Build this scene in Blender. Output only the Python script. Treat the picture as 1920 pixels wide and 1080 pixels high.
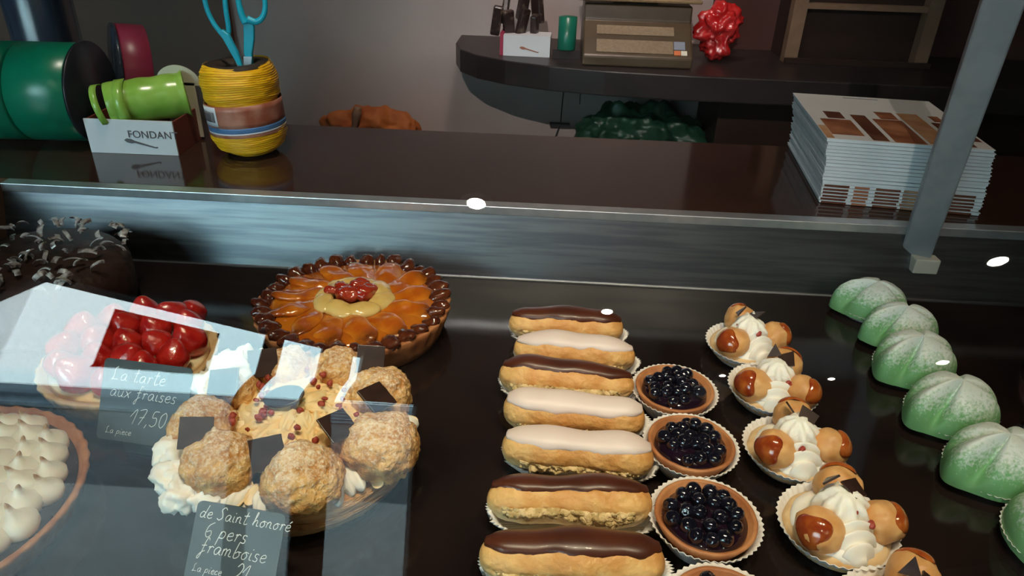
import bpy, bmesh, math, random
from mathutils import Vector, Matrix, noise
for o in list(bpy.data.objects): bpy.data.objects.remove(o)
S = bpy.context.scene
COL = S.collection
PI = math.pi; R = math.radians
random.seed(7)

# ------------------------------------------------------------------ camera
cd = bpy.data.cameras.new('camera'); cam = bpy.data.objects.new('camera', cd); COL.objects.link(cam)
cd.sensor_width = 36; cd.lens = 1350/1920*36; cd.clip_start = .01; cd.clip_end = 200
P, Y, RO = R(29), R(2.4), R(1.8)
fw = Vector((-math.sin(Y)*math.cos(P), math.cos(Y)*math.cos(P), -math.sin(P)))
r0 = Vector((math.cos(Y), math.sin(Y), 0)); u0 = r0.cross(fw)
rt = math.cos(RO)*r0 + math.sin(RO)*u0; up = -math.sin(RO)*r0 + math.cos(RO)*u0
cam.matrix_world = Matrix(((rt.x, up.x, -fw.x, 0), (rt.y, up.y, -fw.y, 0), (rt.z, up.z, -fw.z, .44), (0, 0, 0, 1)))
S.camera = cam
# ------------------------------------------------------------------ sky and exposure
w = bpy.data.worlds.new('sky'); S.world = w; w.use_nodes = True
nt = w.node_tree; bg = nt.nodes['Background']
tc = nt.nodes.new('ShaderNodeTexCoord'); nz = nt.nodes.new('ShaderNodeTexNoise'); nz.inputs['Scale'].default_value = 2.2
cr = nt.nodes.new('ShaderNodeValToRGB')
cr.color_ramp.elements[0].position = .35; cr.color_ramp.elements[0].color = (.52, .80, .92, 1)
cr.color_ramp.elements[1].position = .7; cr.color_ramp.elements[1].color = (.78, .90, .96, 1)
nt.links.new(tc.outputs['Generated'], nz.inputs['Vector']); nt.links.new(nz.outputs['Fac'], cr.inputs['Fac'])
nt.links.new(cr.outputs['Color'], bg.inputs['Color']); bg.inputs['Strength'].default_value = 13
S.view_settings.view_transform = 'Standard'; S.view_settings.look = 'None'
S.view_settings.exposure = 0.0; S.view_settings.gamma = 1; S.view_settings.use_curve_mapping = False

# ------------------------------------------------------------------ materials
def mat(name, c1, c2=None, scale=30, rough=.5, bump=0, bscale=None, metal=0, coat=0, sss=0, lo=.4, hi=.6, spec=.5, aniso=0, sssr=(.01,.006,.004), stretch=None, dist=.002):
    m = bpy.data.materials.new(name); m.use_nodes = True; t = m.node_tree; b = t.nodes['Principled BSDF']
    b.inputs['Base Color'].default_value = (*c1, 1); b.inputs['Roughness'].default_value = rough
    b.inputs['Metallic'].default_value = metal; b.inputs['Coat Weight'].default_value = coat
    b.inputs['Coat Roughness'].default_value = .06
    b.inputs['Specular IOR Level'].default_value = spec; b.inputs['Anisotropic'].default_value = aniso
    if sss:
        b.inputs['Subsurface Weight'].default_value = sss; b.inputs['Subsurface Radius'].default_value = sssr; b.inputs['Subsurface Scale'].default_value = 1
    tc = t.nodes.new('ShaderNodeTexCoord'); src = tc.outputs['Object']
    if stretch:
        mp = t.nodes.new('ShaderNodeMapping'); mp.inputs['Scale'].default_value = stretch; t.links.new(src, mp.inputs['Vector']); src = mp.outputs['Vector']
    if c2:
        n = t.nodes.new('ShaderNodeTexNoise'); n.inputs['Scale'].default_value = scale; n.inputs['Detail'].default_value = 5
        r = t.nodes.new('ShaderNodeValToRGB'); r.color_ramp.elements[0].position = lo; r.color_ramp.elements[1].position = hi
        r.color_ramp.elements[0].color = (*c1, 1); r.color_ramp.elements[1].color = (*c2, 1)
        t.links.new(src, n.inputs['Vector']); t.links.new(n.outputs['Fac'], r.inputs['Fac']); t.links.new(r.outputs['Color'], b.inputs['Base Color'])
    if bump:
        n = t.nodes.new('ShaderNodeTexNoise'); n.inputs['Scale'].default_value = bscale or scale; n.inputs['Detail'].default_value = 6
        bu = t.nodes.new('ShaderNodeBump'); bu.inputs['Strength'].default_value = bump; bu.inputs['Distance'].default_value = dist
        t.links.new(src, n.inputs['Vector']); t.links.new(n.outputs['Fac'], bu.inputs['Height']); t.links.new(bu.outputs['Normal'], b.inputs['Normal'])
    return m
def layer(m, col, axis='Z', a=0., b=.01, scale=60, amp=.5, rough=None):
    """mix a second colour in where the object's own coordinate passes a..b, broken up by noise"""
    t = m.node_tree; bs = t.nodes['Principled BSDF']
    tc = t.nodes.new('ShaderNodeTexCoord'); sx = t.nodes.new('ShaderNodeSeparateXYZ'); t.links.new(tc.outputs['Object'], sx.inputs[0])
    mr = t.nodes.new('ShaderNodeMapRange'); mr.inputs['From Min'].default_value = a; mr.inputs['From Max'].default_value = b
    mr.clamp = False
    t.links.new(sx.outputs[axis], mr.inputs['Value'])
    n = t.nodes.new('ShaderNodeTexNoise'); n.inputs['Scale'].default_value = scale; n.inputs['Detail'].default_value = 7; n.inputs['Roughness'].default_value = .65
    t.links.new(tc.outputs['Object'], n.inputs['Vector'])
    ma = t.nodes.new('ShaderNodeMath'); ma.operation = 'MULTIPLY_ADD'; t.links.new(n.outputs['Fac'], ma.inputs[0]); ma.inputs[1].default_value = 4*amp; ma.inputs[2].default_value = -2*amp
    ad = t.nodes.new('ShaderNodeMath'); ad.operation = 'ADD'; ad.use_clamp = True
    t.links.new(mr.outputs[0], ad.inputs[0]); t.links.new(ma.outputs[0], ad.inputs[1])
    mx = t.nodes.new('ShaderNodeMix'); mx.data_type = 'RGBA'; mx.inputs[7].default_value = (*col, 1)
    t.links.new(ad.outputs[0], mx.inputs[0])
    li = bs.inputs['Base Color'].links
    if li: t.links.new(li[0].from_socket, mx.inputs[6])
    else: mx.inputs[6].default_value = bs.inputs['Base Color'].default_value
    t.links.new(mx.outputs[2], bs.inputs['Base Color'])
    return m
def emit(name, c, s):
    m = bpy.data.materials.new(name); m.use_nodes = True; t = m.node_tree; t.nodes.clear()
    e = t.nodes.new('ShaderNodeEmission'); e.inputs[0].default_value = (*c, 1); e.inputs[1].default_value = s
    o = t.nodes.new('ShaderNodeOutputMaterial'); t.links.new(e.outputs[0], o.inputs[0]); return m
def glassmat(name, tint=(.96, .98, .97), f0=.045):
    m = bpy.data.materials.new(name); m.use_nodes = True; t = m.node_tree; t.nodes.clear()
    g = t.nodes.new('ShaderNodeNewGeometry'); d = t.nodes.new('ShaderNodeVectorMath'); d.operation = 'DOT_PRODUCT'
    t.links.new(g.outputs['Normal'], d.inputs[0]); t.links.new(g.outputs['Incoming'], d.inputs[1])
    def mth(op, a, b=None, clamp=False):
        n = t.nodes.new('ShaderNodeMath'); n.operation = op; n.use_clamp = clamp
        for i, v in enumerate((a, b)):
            if v is None: continue
            if isinstance(v, (int, float)): n.inputs[i].default_value = v
            else: t.links.new(v, n.inputs[i])
        return n.outputs[0]
    c = mth('ABSOLUTE', d.outputs['Value']); p = mth('POWER', mth('SUBTRACT', 1., c, True), 5.)
    f = mth('ADD', mth('MULTIPLY', p, 1-f0), f0, True)
    tr = t.nodes.new('ShaderNodeBsdfTransparent'); tr.inputs[0].default_value = (*tint, 1)
    gl = t.nodes.new('ShaderNodeBsdfGlossy'); gl.inputs['Roughness'].default_value = 0.0
    mx = t.nodes.new('ShaderNodeMixShader'); o = t.nodes.new('ShaderNodeOutputMaterial')
    t.links.new(f, mx.inputs[0]); t.links.new(tr.outputs[0], mx.inputs[1]); t.links.new(gl.outputs[0], mx.inputs[2]); t.links.new(mx.outputs[0], o.inputs[0])
    return m
K = {}
K['glass'] = glassmat('clear_glass')
K['black_deck'] = mat('black_gloss_deck', (.009, .006, .006), (.016, .010, .009), 9, .12, spec=.35)
K['black_stone'] = mat('black_polished_stone', (.032, .014, .009), (.042, .019, .012), 40, .10, spec=.6)
K['steel'] = mat('brushed_steel', (.12, .13, .145), (.17, .18, .19), 14, .36, metal=1, stretch=(.6, 1, 12))
K['alu'] = mat('satin_aluminium', (.60, .63, .66), (.68, .70, .72), 60, .35, metal=.85)
K['post'] = mat('grey_painted_metal', (.25, .28, .31), (.29, .32, .35), 40, .42, metal=.4)
K['cap'] = mat('cream_plastic', (.42, .40, .34), None, rough=.45)
K['wall'] = mat('beige_plaster', (.40, .33, .31), (.44, .36, .34), 5, .8)
K['brown_and_shade'] = mat('brown_panel_and_wall_shade', (.11, .055, .032), (.13, .065, .038), 6, .6)  # brown of the case sides, also the painted shade on the back wall
K['darkred'] = mat('dark_red_panel', (.06, .018, .014), (.075, .024, .018), 5, .6)
K['darkbrown'] = mat('dark_brown_laminate', (.028, .014, .010), (.036, .018, .013), 8, .4)
K['shelf'] = mat('dark_shelf_laminate', (.022, .016, .015), (.03, .021, .02), 20, .4)
K['ceil'] = mat('dim_ceiling', (.10, .09, .085), None, rough=.9)
K['dark'] = mat('charcoal_wall', (.03, .028, .028), None, rough=.8)
K['floor'] = mat('grey_floor_tile', (.12, .12, .12), (.15, .15, .15), 4, .6)
K['pave'] = mat('street_pavement', (.030, .036, .042), (.045, .052, .06), 3, .9)
K['facade'] = mat('street_facade', (.04, .06, .08), (.24, .31, .37), 1.6, .9, lo=.45, hi=.55, stretch=(.05, 1, 1.4))
K['frame'] = mat('black_window_frame', (.02, .02, .022), None, rough=.5)
K['lamp'] = emit('lamp_glow', (1, .86, .66), 420)
K['choux'] = mat('golden_choux', (.66, .33, .11), (.78, .50, .22), 45, .5, bump=.5, bscale=120, sss=.15)
layer(K['choux'], (.86, .70, .42), 'Z', -.002, -.010, 90, .35)
K['icing_choc'] = mat('chocolate_icing', (.060, .015, .007), (.085, .022, .010), 30, .36, coat=.12)
K['icing_white'] = mat('pale_fondant_icing', (.76, .60, .55), (.80, .64, .59), 20, .45, sss=.2)
K['paper'] = mat('white_baking_paper', (.78, .76, .74), (.70, .68, .66), 60, .6, bump=.1, bscale=200)
K['crumb'] = mat('torn_choux_crumb', (.80, .62, .34), (.52, .38, .16), 160, .7, bump=1., bscale=420, lo=.40, hi=.58)
K['crust'] = mat('baked_tart_crust', (.36, .13, .045), (.50, .22, .085), 40, .55, bump=.4, bscale=150)
K['crust_pale'] = mat('pale_pastry', (.62, .40, .19), (.74, .54, .30), 50, .6, bump=.5, bscale=120)
K['berry'] = mat('glazed_blueberry', (.004, .004, .009), (.008, .008, .016), 80, .12, coat=1)
K['jam'] = mat('blueberry_jelly', (.012, .005, .012), None, rough=.12, coat=.5)
K['cream'] = mat('whipped_cream', (.93, .87, .78), (.95, .90, .82), 40, .55, sss=.3, bump=.12, bscale=120)
K['custard'] = mat('piped_custard_cream', (.93, .64, .30), (.96, .80, .52), 26, .5, sss=.3, bump=.2, bscale=90)
K['caramel'] = mat('dark_caramel', (.26, .035, .008), (.46, .12, .02), 60, .14, coat=.7)
K['goldchoux'] = mat('small_golden_choux', (.62, .30, .10), (.74, .42, .17), 60, .45, bump=.3, bscale=120, sss=.1)
K['raspberry'] = mat('raspberry_piece', (.30, .035, .025), (.42, .07, .04), 200, .45, bump=.5, bscale=400)
K['chocolate'] = mat('dark_chocolate_square', (.028, .014, .011), (.04, .02, .016), 60, .3, spec=.6)
K['sugarchoux'] = mat('sugar_dusted_choux', (.55, .25, .06), (.78, .47, .17), 70, .55, bump=1., bscale=320, sss=.15, dist=.003)
layer(K['sugarchoux'], (.93, .80, .62), 'Z', .010, .040, 330, .9)
K['almond'] = mat('almond_flake', (.90, .74, .46), (.80, .60, .32), 60, .5)
K['puff'] = mat('caramelised_puff_base', (.58, .28, .09), (.72, .42, .17), 30, .5, bump=.9, bscale=90, stretch=(1, 1, 8), dist=.004)
K['marzipan'] = mat('green_marzipan', (.17, .41, .17), (.21, .46, .20), 25, .5, sss=.25, bump=.15, bscale=90)
layer(K['marzipan'], (.72, .79, .77), 'Z', .025, .043, 300, .9)
K['pinkmarzipan'] = mat('pink_marzipan', (.72, .25, .24), (.78, .32, .30), 25, .5, sss=.25)
layer(K['pinkmarzipan'], (.86, .80, .78), 'Z', .022, .05, 130, .8)
K['orange_jelly'] = mat('apricot_glaze', (.40, .09, .006), (.56, .17, .01), 25, .12, coat=1, sss=.3)
K['apricot'] = mat('glazed_apricot', (.46, .10, .006), (.66, .22, .015), 30, .16, coat=1, sss=.3, bump=.2, bscale=60)
layer(K['apricot'], (.10, .018, .006), 'X', .016, .038, 60, .5)
K['charred'] = mat('dark_caramelised_fruit', (.055, .012, .006), (.12, .03, .01), 60, .14, coat=1)
K['pear'] = mat('glazed_pear', (.72, .48, .14), (.78, .58, .22), 40, .14, coat=1, sss=.3)
K['cherry'] = mat('red_glazed_cherry', (.30, .02, .008), (.40, .05, .02), 60, .12, coat=1)
K['strawberry'] = mat('glazed_strawberry', (.46, .012, .012), (.62, .03, .02), 60, .12, coat=1, bump=.5, bscale=240, sss=.2)
K['shaving'] = mat('chocolate_shaving', (.08, .05, .045), (.80, .78, .76), 50, .3, coat=.5, lo=.38, hi=.55)
K['darkcake'] = mat('dark_chocolate_cake', (.03, .012, .008), (.05, .02, .014), 60, .5, bump=.6, bscale=150)
K['darkfill'] = mat('dark_filling', (.018, .014, .014), (.05, .06, .07), 220, .22, coat=.5, lo=.62, hi=.7)
K['meringue'] = mat('toasted_meringue', (.93, .87, .74), (.95, .90, .79), 60, .5, sss=.35)
layer(K['meringue'], (.42, .24, .10), 'Z', .0190, .0225, 200, .2)
K['slate'] = mat('blue_grey_slate_card', (.055, .075, .085), (.07, .09, .10), 20, .6)
K['chalk'] = mat('white_chalk_ink', (.85, .88, .88), None, rough=.7)
K['green_ribbon'] = mat('green_satin_ribbon', (.0, .16, .085), (.0, .19, .10), 12, .28, spec=.6, stretch=(1, 1, 1))
K['lime_ribbon'] = mat('lime_satin_ribbon', (.26, .50, .06), (.34, .60, .10), 30, .25, spec=.7)
K['pink_ribbon'] = mat('dark_pink_ribbon', (.32, .03, .07), None, rough=.35)
K['core'] = mat('black_plastic_reel', (.012, .014, .02), None, rough=.35)
K['navy'] = mat('dark_navy_film', (.02, .026, .05), (.04, .055, .08), 8, .2, spec=.6, stretch=(6, 6, .5))
K['card'] = mat('cream_card', (.62, .56, .42), None, rough=.6)
K['whitebox'] = mat('white_carton', (.80, .81, .84), (.75, .76, .79), 12, .55)
K['boxside'] = mat('red_brown_carton', (.20, .035, .02), None, rough=.6)
K['ink'] = mat('grey_print', (.13, .12, .13), None, rough=.6)
K['twine'] = mat('yellow_raffia', (.95, .46, .006), (1.0, .56, .012), 60, .42, bump=.6, bscale=60, stretch=(1, 1, 9), dist=.003)
K['lab_brown'] = mat('printed_label_brown', (.32, .09, .05), (.48, .22, .15), 30, .4)
K['lab_blue'] = mat('printed_label_blue', (.08, .20, .42), None, rough=.4)
K['lab_white'] = mat('printed_label_white', (.70, .74, .80), None, rough=.4)
K['turq'] = mat('turquoise_plastic', (.005, .36, .50), (.01, .42, .56), 30, .3)
K['pr_brown'] = mat('brochure_brown_picture', (.22, .07, .03), (.42, .17, .08), 22, .4)
K['pr_dark'] = mat('brochure_dark_picture', (.09, .025, .012), (.16, .06, .03), 22, .4)
K['pr_tan'] = mat('brochure_tan_picture', (.45, .20, .09), (.60, .34, .18), 26, .4)
K['page'] = mat('glossy_white_paper', (.74, .72, .68), (.70, .68, .64), 8, .35)
K['page_cool'] = mat('brochure_white_paper', (.66, .72, .76), (.60, .66, .70), 30, .4)
K['red_plastic'] = mat('red_plastic_film', (.50, .012, .012), (.62, .03, .03), 30, .25, coat=.5)
K['green_net'] = mat('dark_green_film', (.012, .055, .03), (.02, .08, .045), 30, .4, bump=.6, bscale=40)
K['orange'] = mat('orange_cloth', (.34, .08, .012), (.42, .12, .02), 20, .7, bump=.5, bscale=40)
K['scale_body'] = mat('bronze_plastic', (.085, .055, .03), (.10, .07, .04), 20, .35)
K['scale_key'] = mat('tan_keypad', (.26, .18, .11), (.30, .22, .14), 160, .5)
K['brass'] = mat('brass_edge', (.75, .52, .28), None, rough=.25, metal=.8)
K['tin'] = mat('dark_green_tin', (.01, .16, .10), None, rough=.3)
K['packet'] = mat('dark_wrapped_packets', (.03, .018, .016), (.20, .14, .10), 60, .3, lo=.55, hi=.75)
K['pinktag'] = mat('pink_carton_edge', (.40, .03, .08), None, rough=.5)
K['tan'] = mat('tan_wood_post', (.20, .12, .075), (.25, .15, .09), 20, .5)
K['btn_o'] = mat('orange_button', (.80, .22, .08), None, rough=.4)
K['btn_w'] = mat('cream_button', (.92, .85, .70), None, rough=.4)
K['btn_b'] = mat('pale_blue_button', (.30, .34, .42), None, rough=.4)

# ------------------------------------------------------------------ building helpers
def link(name, me, m, parent=None, smooth=True, loc=None, rot=None):
    o = bpy.data.objects.new(name, me); COL.objects.link(o)
    if m is not None: me.materials.append(m)
    if smooth: me.polygons.foreach_set('use_smooth', [True]*len(me.polygons))
    if parent: o.parent = parent
    if loc: o.location = loc
    if rot: o.rotation_euler = rot
    return o
def obj(name, bm, m, parent=None, smooth=True, loc=None, rot=None, bevel=0, auto=False):
    bmesh.ops.recalc_face_normals(bm, faces=bm.faces)
    me = bpy.data.meshes.new(name); bm.to_mesh(me); bm.free()
    o = link(name, me, m, parent, smooth, loc, rot)
    if bevel:
        b = o.modifiers.new('b', 'BEVEL'); b.width = bevel; b.segments = 2; b.limit_method = 'ANGLE'
    return o
def thing(name, label, cat, loc=(0, 0, 0), rotz=0, group=None):
    o = bpy.data.objects.new(name, None); COL.objects.link(o); o.location = loc; o.rotation_euler = (0, 0, rotz)
    o.empty_display_size = .02
    o['label'] = label; o['category'] = cat
    if group: o['group'] = group
    return o
def tag(o, label, cat, group=None):
    o['label'] = label; o['category'] = cat
    if group: o['group'] = group
    return o
def struct(o): o['kind'] = 'structure'; return o
def dup(o, parent=None):
    c = o.copy(); COL.objects.link(c)
    if parent is not None: c.parent = parent
    for ch in list(o.children): dup(ch, c)
    return c
def box(bm, lo, hi, rz=0, c=None):
    v = [bm.verts.new(((hi if i & 1 else lo)[0], (hi if i & 2 else lo)[1], (hi if i & 4 else lo)[2])) for i in range(8)]
    for f in ((0, 2, 3, 1), (4, 5, 7, 6), (0, 1, 5, 4), (2, 6, 7, 3), (0, 4, 6, 2), (1, 3, 7, 5)): bm.faces.new([v[i] for i in f])
    if rz: bmesh.ops.rotate(bm, verts=v, cent=c or Vector(lo), matrix=Matrix.Rotation(rz, 3, 'Z'))
    return v
def bx(name, lo, hi, m, parent=None, bevel=0, **k):
    bm = bmesh.new(); box(bm, lo, hi); return obj(name, bm, m, parent, smooth=False, bevel=bevel, **k)
def grid(bm, nu, nv, f, cu=False, cv=False):
    """surface f(u,v) with u,v in 0..1; cu/cv close that direction"""
    V = [[bm.verts.new(f(i/(nu if cu else nu-1), j/(nv if cv else nv-1))) for j in range(nv)] for i in range(nu)]
    for i in range(nu if cu else nu-1):
        for j in range(nv if cv else nv-1):
            a, b, c, d = V[i][j], V[(i+1) % nu][j], V[(i+1) % nu][(j+1) % nv], V[i][(j+1) % nv]
            try: bm.faces.new((a, b, c, d))
            except ValueError: pass
    return V
def lathe(bm, prof, n=64, mod=None):
    """prof: list of (r,z); mod(theta, r, z, k) -> (r,z)"""
    def f(u, v):
        k = int(round(v*(len(prof)-1))); r, z = prof[k]; th = u*2*PI
        if mod: r, z = mod(th, r, z, k)
        return (r*math.cos(th), r*math.sin(th), z)
    V = grid(bm, n, len(prof), f, cu=True)
    bmesh.ops.remove_doubles(bm, verts=bm.verts, dist=1e-6)
def fb(p, fq, seed=0, oc=3):
    return noise.fractal(Vector((p[0]*fq+seed*7.3, p[1]*fq-seed*3.1, p[2]*fq+seed)), 1., 2., oc)
def blob(bm, r, amp=.0, fq=40, seed=0, sub=4, M4=None, flat=None, shape=None, amp2=0, fq2=200):
    g = bmesh.ops.create_icosphere(bm, subdivisions=sub, radius=1)
    for v in g['verts']:
        p = v.co.copy(); q = Vector((p.x*r[0], p.y*r[1], p.z*r[2]))
        if amp: q += p*amp*fb(q, fq, seed)
        if amp2: q += p*amp2*fb(q, fq2, seed+4, 4)
        if shape: q = Vector(shape(p, q))
        if flat is not None and q.z < flat: q.z = flat + (q.z-flat)*.12
        v.co = q
    if M4: bmesh.ops.transform(bm, matrix=M4, verts=g['verts'])
    return g['verts']
def tube(bm, pts, rad, n=10, lobes=0, amp=0, caps=True, sub=1, twist=0):
    P_ = [Vector(p) for p in pts]
    if not isinstance(rad, (list, tuple)): rad = [rad]*len(P_)
    if sub > 1:
        Q = []; RR = []
        for i in range(len(P_)-1):
            p0 = P_[max(i-1, 0)]; p1 = P_[i]; p2 = P_[i+1]; p3 = P_[min(i+2, len(P_)-1)]
            for k in range(sub):
                t = k/sub
                Q.append(.5*((2*p1)+(p2-p0)*t+(2*p0-5*p1+4*p2-p3)*t*t+(3*p1-p0-3*p2+p3)*t**3)); RR.append(rad[i]*(1-t)+rad[i+1]*t)
        Q.append(P_[-1]); RR.append(rad[-1]); P_ = Q; rad = RR
    rings = []; nrm = None
    for i, p in enumerate(P_):
        t = (P_[min(i+1, len(P_)-1)]-P_[max(i-1, 0)]).normalized()
        if nrm is None: nrm = t.orthogonal().normalized()
        nrm = (nrm - t*nrm.dot(t)).normalized(); b = t.cross(nrm)
        rg = []
        for k in range(n):
            a = 2*PI*k/n; rr = rad[i]*(1+amp*math.cos(lobes*a+twist*i))
            rg.append(bm.verts.new(p+(nrm*math.cos(a)+b*math.sin(a))*rr))
        rings.append(rg)
    for i in range(len(rings)-1):
        for k in range(n): bm.faces.new((rings[i][k], rings[i][(k+1) % n], rings[i+1][(k+1) % n], rings[i+1][k]))
    if caps:
        bm.faces.new(rings[0][::-1]); bm.faces.new(rings[-1])
def prism(bm, poly, z0, z1):
    a = [bm.verts.new((x, y, z0)) for x, y in poly]; b = [bm.verts.new((x, y, z1)) for x, y in poly]; n = len(poly)
    bm.faces.new(a[::-1]); bm.faces.new(b)
    for i in range(n): bm.faces.new((a[i], a[(i+1) % n], b[(i+1) % n], b[i]))
def T(x=0, y=0, z=0, rx=0, ry=0, rz=0):
    return Matrix.Translation((x, y, z)) @ Matrix.Rotation(rz, 4, 'Z') @ Matrix.Rotation(ry, 4, 'Y') @ Matrix.Rotation(rx, 4, 'X')

# ================================================================== SETTING
XL, XR, ZF, ZC, YB = -2.3, 2.9, -.95, 1.7, 1.95
struct(bx('floor', (-5, -4.2, ZF-.1), (5, YB+.1, ZF), K['floor']))
bm = bmesh.new(); prism(bm, [(-3.2, 2.05), (-3.2, -2.50), (-1.80, -1.64), (3.2, -4.02), (3.2, 2.05)], ZC, ZC+.1); struct(obj('ceiling', bm, K['ceil'], smooth=False))
struct(bx('wall_back', (-3.2, YB, ZF), (3.2, YB+.1, ZC), K['wall']))
struct(bx('wall_left', (-3.2, -2.45, ZF), (-3.1, YB, ZC), K['dark']))
struct(bx('wall_right', (3.1, -3.9, ZF), (3.2, YB, ZC), K['dark']))
# shop front, along a slanting line behind the camera: posts, lintel and the solid wall to the right
A0 = Vector((-1.78, -1.6, 0)); D = Vector((1.036, -.49, 0)).normalized(); NW = Vector((D.y, -D.x, 0))
def front(name, s0, s1, z0, z1, m, th=.06, kind=True, bevel=0):
    bm = bmesh.new(); vs = []
    for z in (z0, z1):
        for s, t in ((s0, 0), (s1, 0), (s1, th), (s0, th)):
            vs.append(bm.verts.new((A0.x+D.x*s+NW.x*t, A0.y+D.y*s+NW.y*t, z)))
    for f in ((0, 1, 2, 3), (4, 5, 6, 7), (0, 1, 5, 4), (1, 2, 6, 5), (2, 3, 7, 6), (3, 0, 4, 7)): bm.faces.new([vs[i] for i in f])
    o = obj(name, bm, m, smooth=False)
    if kind: struct(o)
    return o
front('trim_1', -.02, 1.47, 1.37, ZC, K['frame'])              # lintel
front('trim_2', .795, .868, ZF, 1.37, K['frame'])              # mullion
front('trim_3', 1.022, 1.146, ZF, 1.37, K['frame'])            # mullion
front('wall_front', 1.47, 5.7, ZF, ZC, K['dark'])
front('trim_4', 1.187, 1.47, .62, 1.37, K['frame'])            # dark panel over the right light
front('trim_5', -.02, 1.47, .0, .035, K['frame'])              # glazing bar
for i, (a, b) in enumerate(((0, .795), (.868, 1.022), (1.146, 1.47))):
    o = front('window_%d' % (i+1), a, b, ZF, 1.37, K['glass'], th=.008)
# left return of the shop front
def retn(name, z0, z1, th, m):
    bm = bmesh.new(); prism(bm, [(-1.80, -1.61), (-3.12, -2.42), (-3.12, -2.42-th*1.2), (-1.80, -1.61-th*1.2)], z0, z1); return struct(obj(name, bm, m, smooth=False))
retn('trim_6', 1.37, ZC, .04, K['frame']); retn('window_4', ZF, 1.37, .008, K['glass'])
tag(front('window_poster', .26, .63, 1.03, 1.305, K['darkbrown'], th=.006, kind=False), 'dark poster sheet hung high inside the shop window behind the viewer', 'poster')
# the street outside
struct(bx('ground', (-30, -40, ZF-.2), (30, -4.2, ZF-.02), K['pave']))
struct(bx('ground_near', (-30, -4.2, ZF-.2), (-5, 3, ZF-.02), K['pave']))
tag(bx('street_building', (-26, -14.6, ZF-.02), (12, -14, 2.3), K['facade']), 'low blue-grey building across the street, mirrored faintly in the glass', 'building')

# back wall dressing
struct(bx('wall_shade_left', (-3.1, YB-.028, ZF), (-.84, YB, ZC), K['brown_and_shade']))  # brown sheet painting in the shade on the left of the beige wall
struct(bx('wall_panel_right', (.40, YB-.05, .10), (3.1, YB, ZC), K['darkred']))

# ceiling spots: the ones mirrored in the glass, and those over the staff side
SPOTS = [(.311, -2.229, .025, 1.0), (1.94, -2.55, .026, 1.), (1.510, -2.80, .016, 1.), (.970, -2.833, .016, 1.), (1.715, -1.69, .033, 1), (-.240, -1.488, .034, 1.)]
for i, (x, y, r, s) in enumerate(SPOTS):
    where = ['second nearest behind the viewer', 'far right, second from the end', 'far row, middle', 'far row, left', 'near right', 'nearest above the viewer'][i]
    t = thing('ceiling_spotlight', 'small recessed ceiling spotlight, '+where+', mirrored in the glass', 'spotlight', (x, y, ZC), 0, 'recessed ceiling spotlights')
    bm = bmesh.new(); lathe(bm, [(r, -.001), (r*1.35, -.001), (r*1.35, -.008), (r, -.008), (r, -.001)], 28); obj('ring', bm, K['alu'], t)
    bm = bmesh.new(); lathe(bm, [(0, -.002), (r, -.002), (r, -.005), (0, -.005)], 28); obj('lens', bm, K['lamp'], t)
def spot(name, loc, aim, e, col, size=R(60), rad=.05, blend=.8):
    l = bpy.data.lights.new(name, 'SPOT'); l.energy = e; l.color = col; l.spot_size = size; l.spot_blend = blend; l.shadow_soft_size = rad
    o = bpy.data.objects.new(name, l); COL.objects.link(o); o.location = loc
    o.rotation_euler = (Vector(aim)-Vector(loc)).to_track_quat('-Z', 'Y').to_euler(); return o
WARM = (1, .80, .58)
LAMPS = [('case_spot_light', (.02, .12, 1.68), (-.02, .42, 0), 62, WARM, R(38), .05, 1), ('case_spot_light', (.42, .05, 1.68), (.24, .43, 0), 62, WARM, R(38), .05, 1),
 ('case_spot_light', (-.30, .25, 1.68), (-.20, .45, 0), 38, WARM, R(38), .05, 1),
 ('wall_spot_light', (.05, 1.15, 1.68), (.02, 1.95, .12), 66, (1, .78, .70), R(66), .14, 1),
 ('counter_spot_light', (-.35, .62, 1.68), (-.45, 1.02, .1), 48, (1, .86, .72), R(30), .05, 1), ('shop_fill_light', (-.24, -1.488, 1.69), (.16, 1.95, -.18), 230, (1, .84, .80), R(25), .012, 1), ('counter_spot_light', (.6, .8, 1.68), (.45, 1.05, .1), 14, (1, .80, .66), R(36), .05, 1)]  # shop light is an added fill, brightening the wall below the shelf
for k, a in enumerate(LAMPS):
    spot(*a)
    where = ['above the eclairs', 'above the right pastries', 'above the big cream cake', 'near the back wall', 'above the twine spool', 'behind the viewer, added as fill for the back wall', 'above the brochures'][k]
    t = thing('ceiling_spotlight', 'recessed ceiling spotlight '+where+', out of the picture overhead', 'spotlight', (a[1][0], a[1][1], ZC), 0, 'recessed ceiling spotlights')
    bm = bmesh.new(); lathe(bm, [(.045, -.001), (.06, -.001), (.06, -.008), (.045, -.008), (.045, -.001)], 28); obj('ring', bm, K['alu'], t)

# ================================================================== DISPLAY CASE
case = thing('display_case', 'black glass-fronted pastry display case with steel back and bent glass front', 'display case', (0, .5, 0))
def C_(lo): return (lo[0], lo[1]-.5, lo[2])
CL, CR = -.70, 1.35
bx('deck', C_((CL, .20, -.02)), C_((CR, .845, 0)), K['black_deck'], case)
bm = bmesh.new()                                                # riser, leaning back a little, with a soft cove at its foot
tlt = math.radians(70.2); rc = .004
pr = [(.8145-rc*math.tan(tlt/2)+rc*math.sin(tlt*k/10), .0004+rc*(1-math.cos(tlt*k/10))) for k in range(11)] + [(.8395, .0790)]
pr = pr + [(.8395, .0005), (pr[0][0], 0)]
V = [[bm.verts.new((x, y-.5, z)) for y, z in pr] for x in (CL, CR)]
n = len(pr)
for i in range(n): bm.faces.new((V[0][i], V[0][(i+1) % n], V[1][(i+1) % n], V[1][i]))
bm.faces.new(V[0]); bm.faces.new(V[1][::-1])
obj('riser', bm, K['steel'], case, smooth=False)
bx('edge_strip', C_((CL, .838, .079)), C_((CR, .8565, .0905)), K['alu'], case, bevel=.001)
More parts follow.
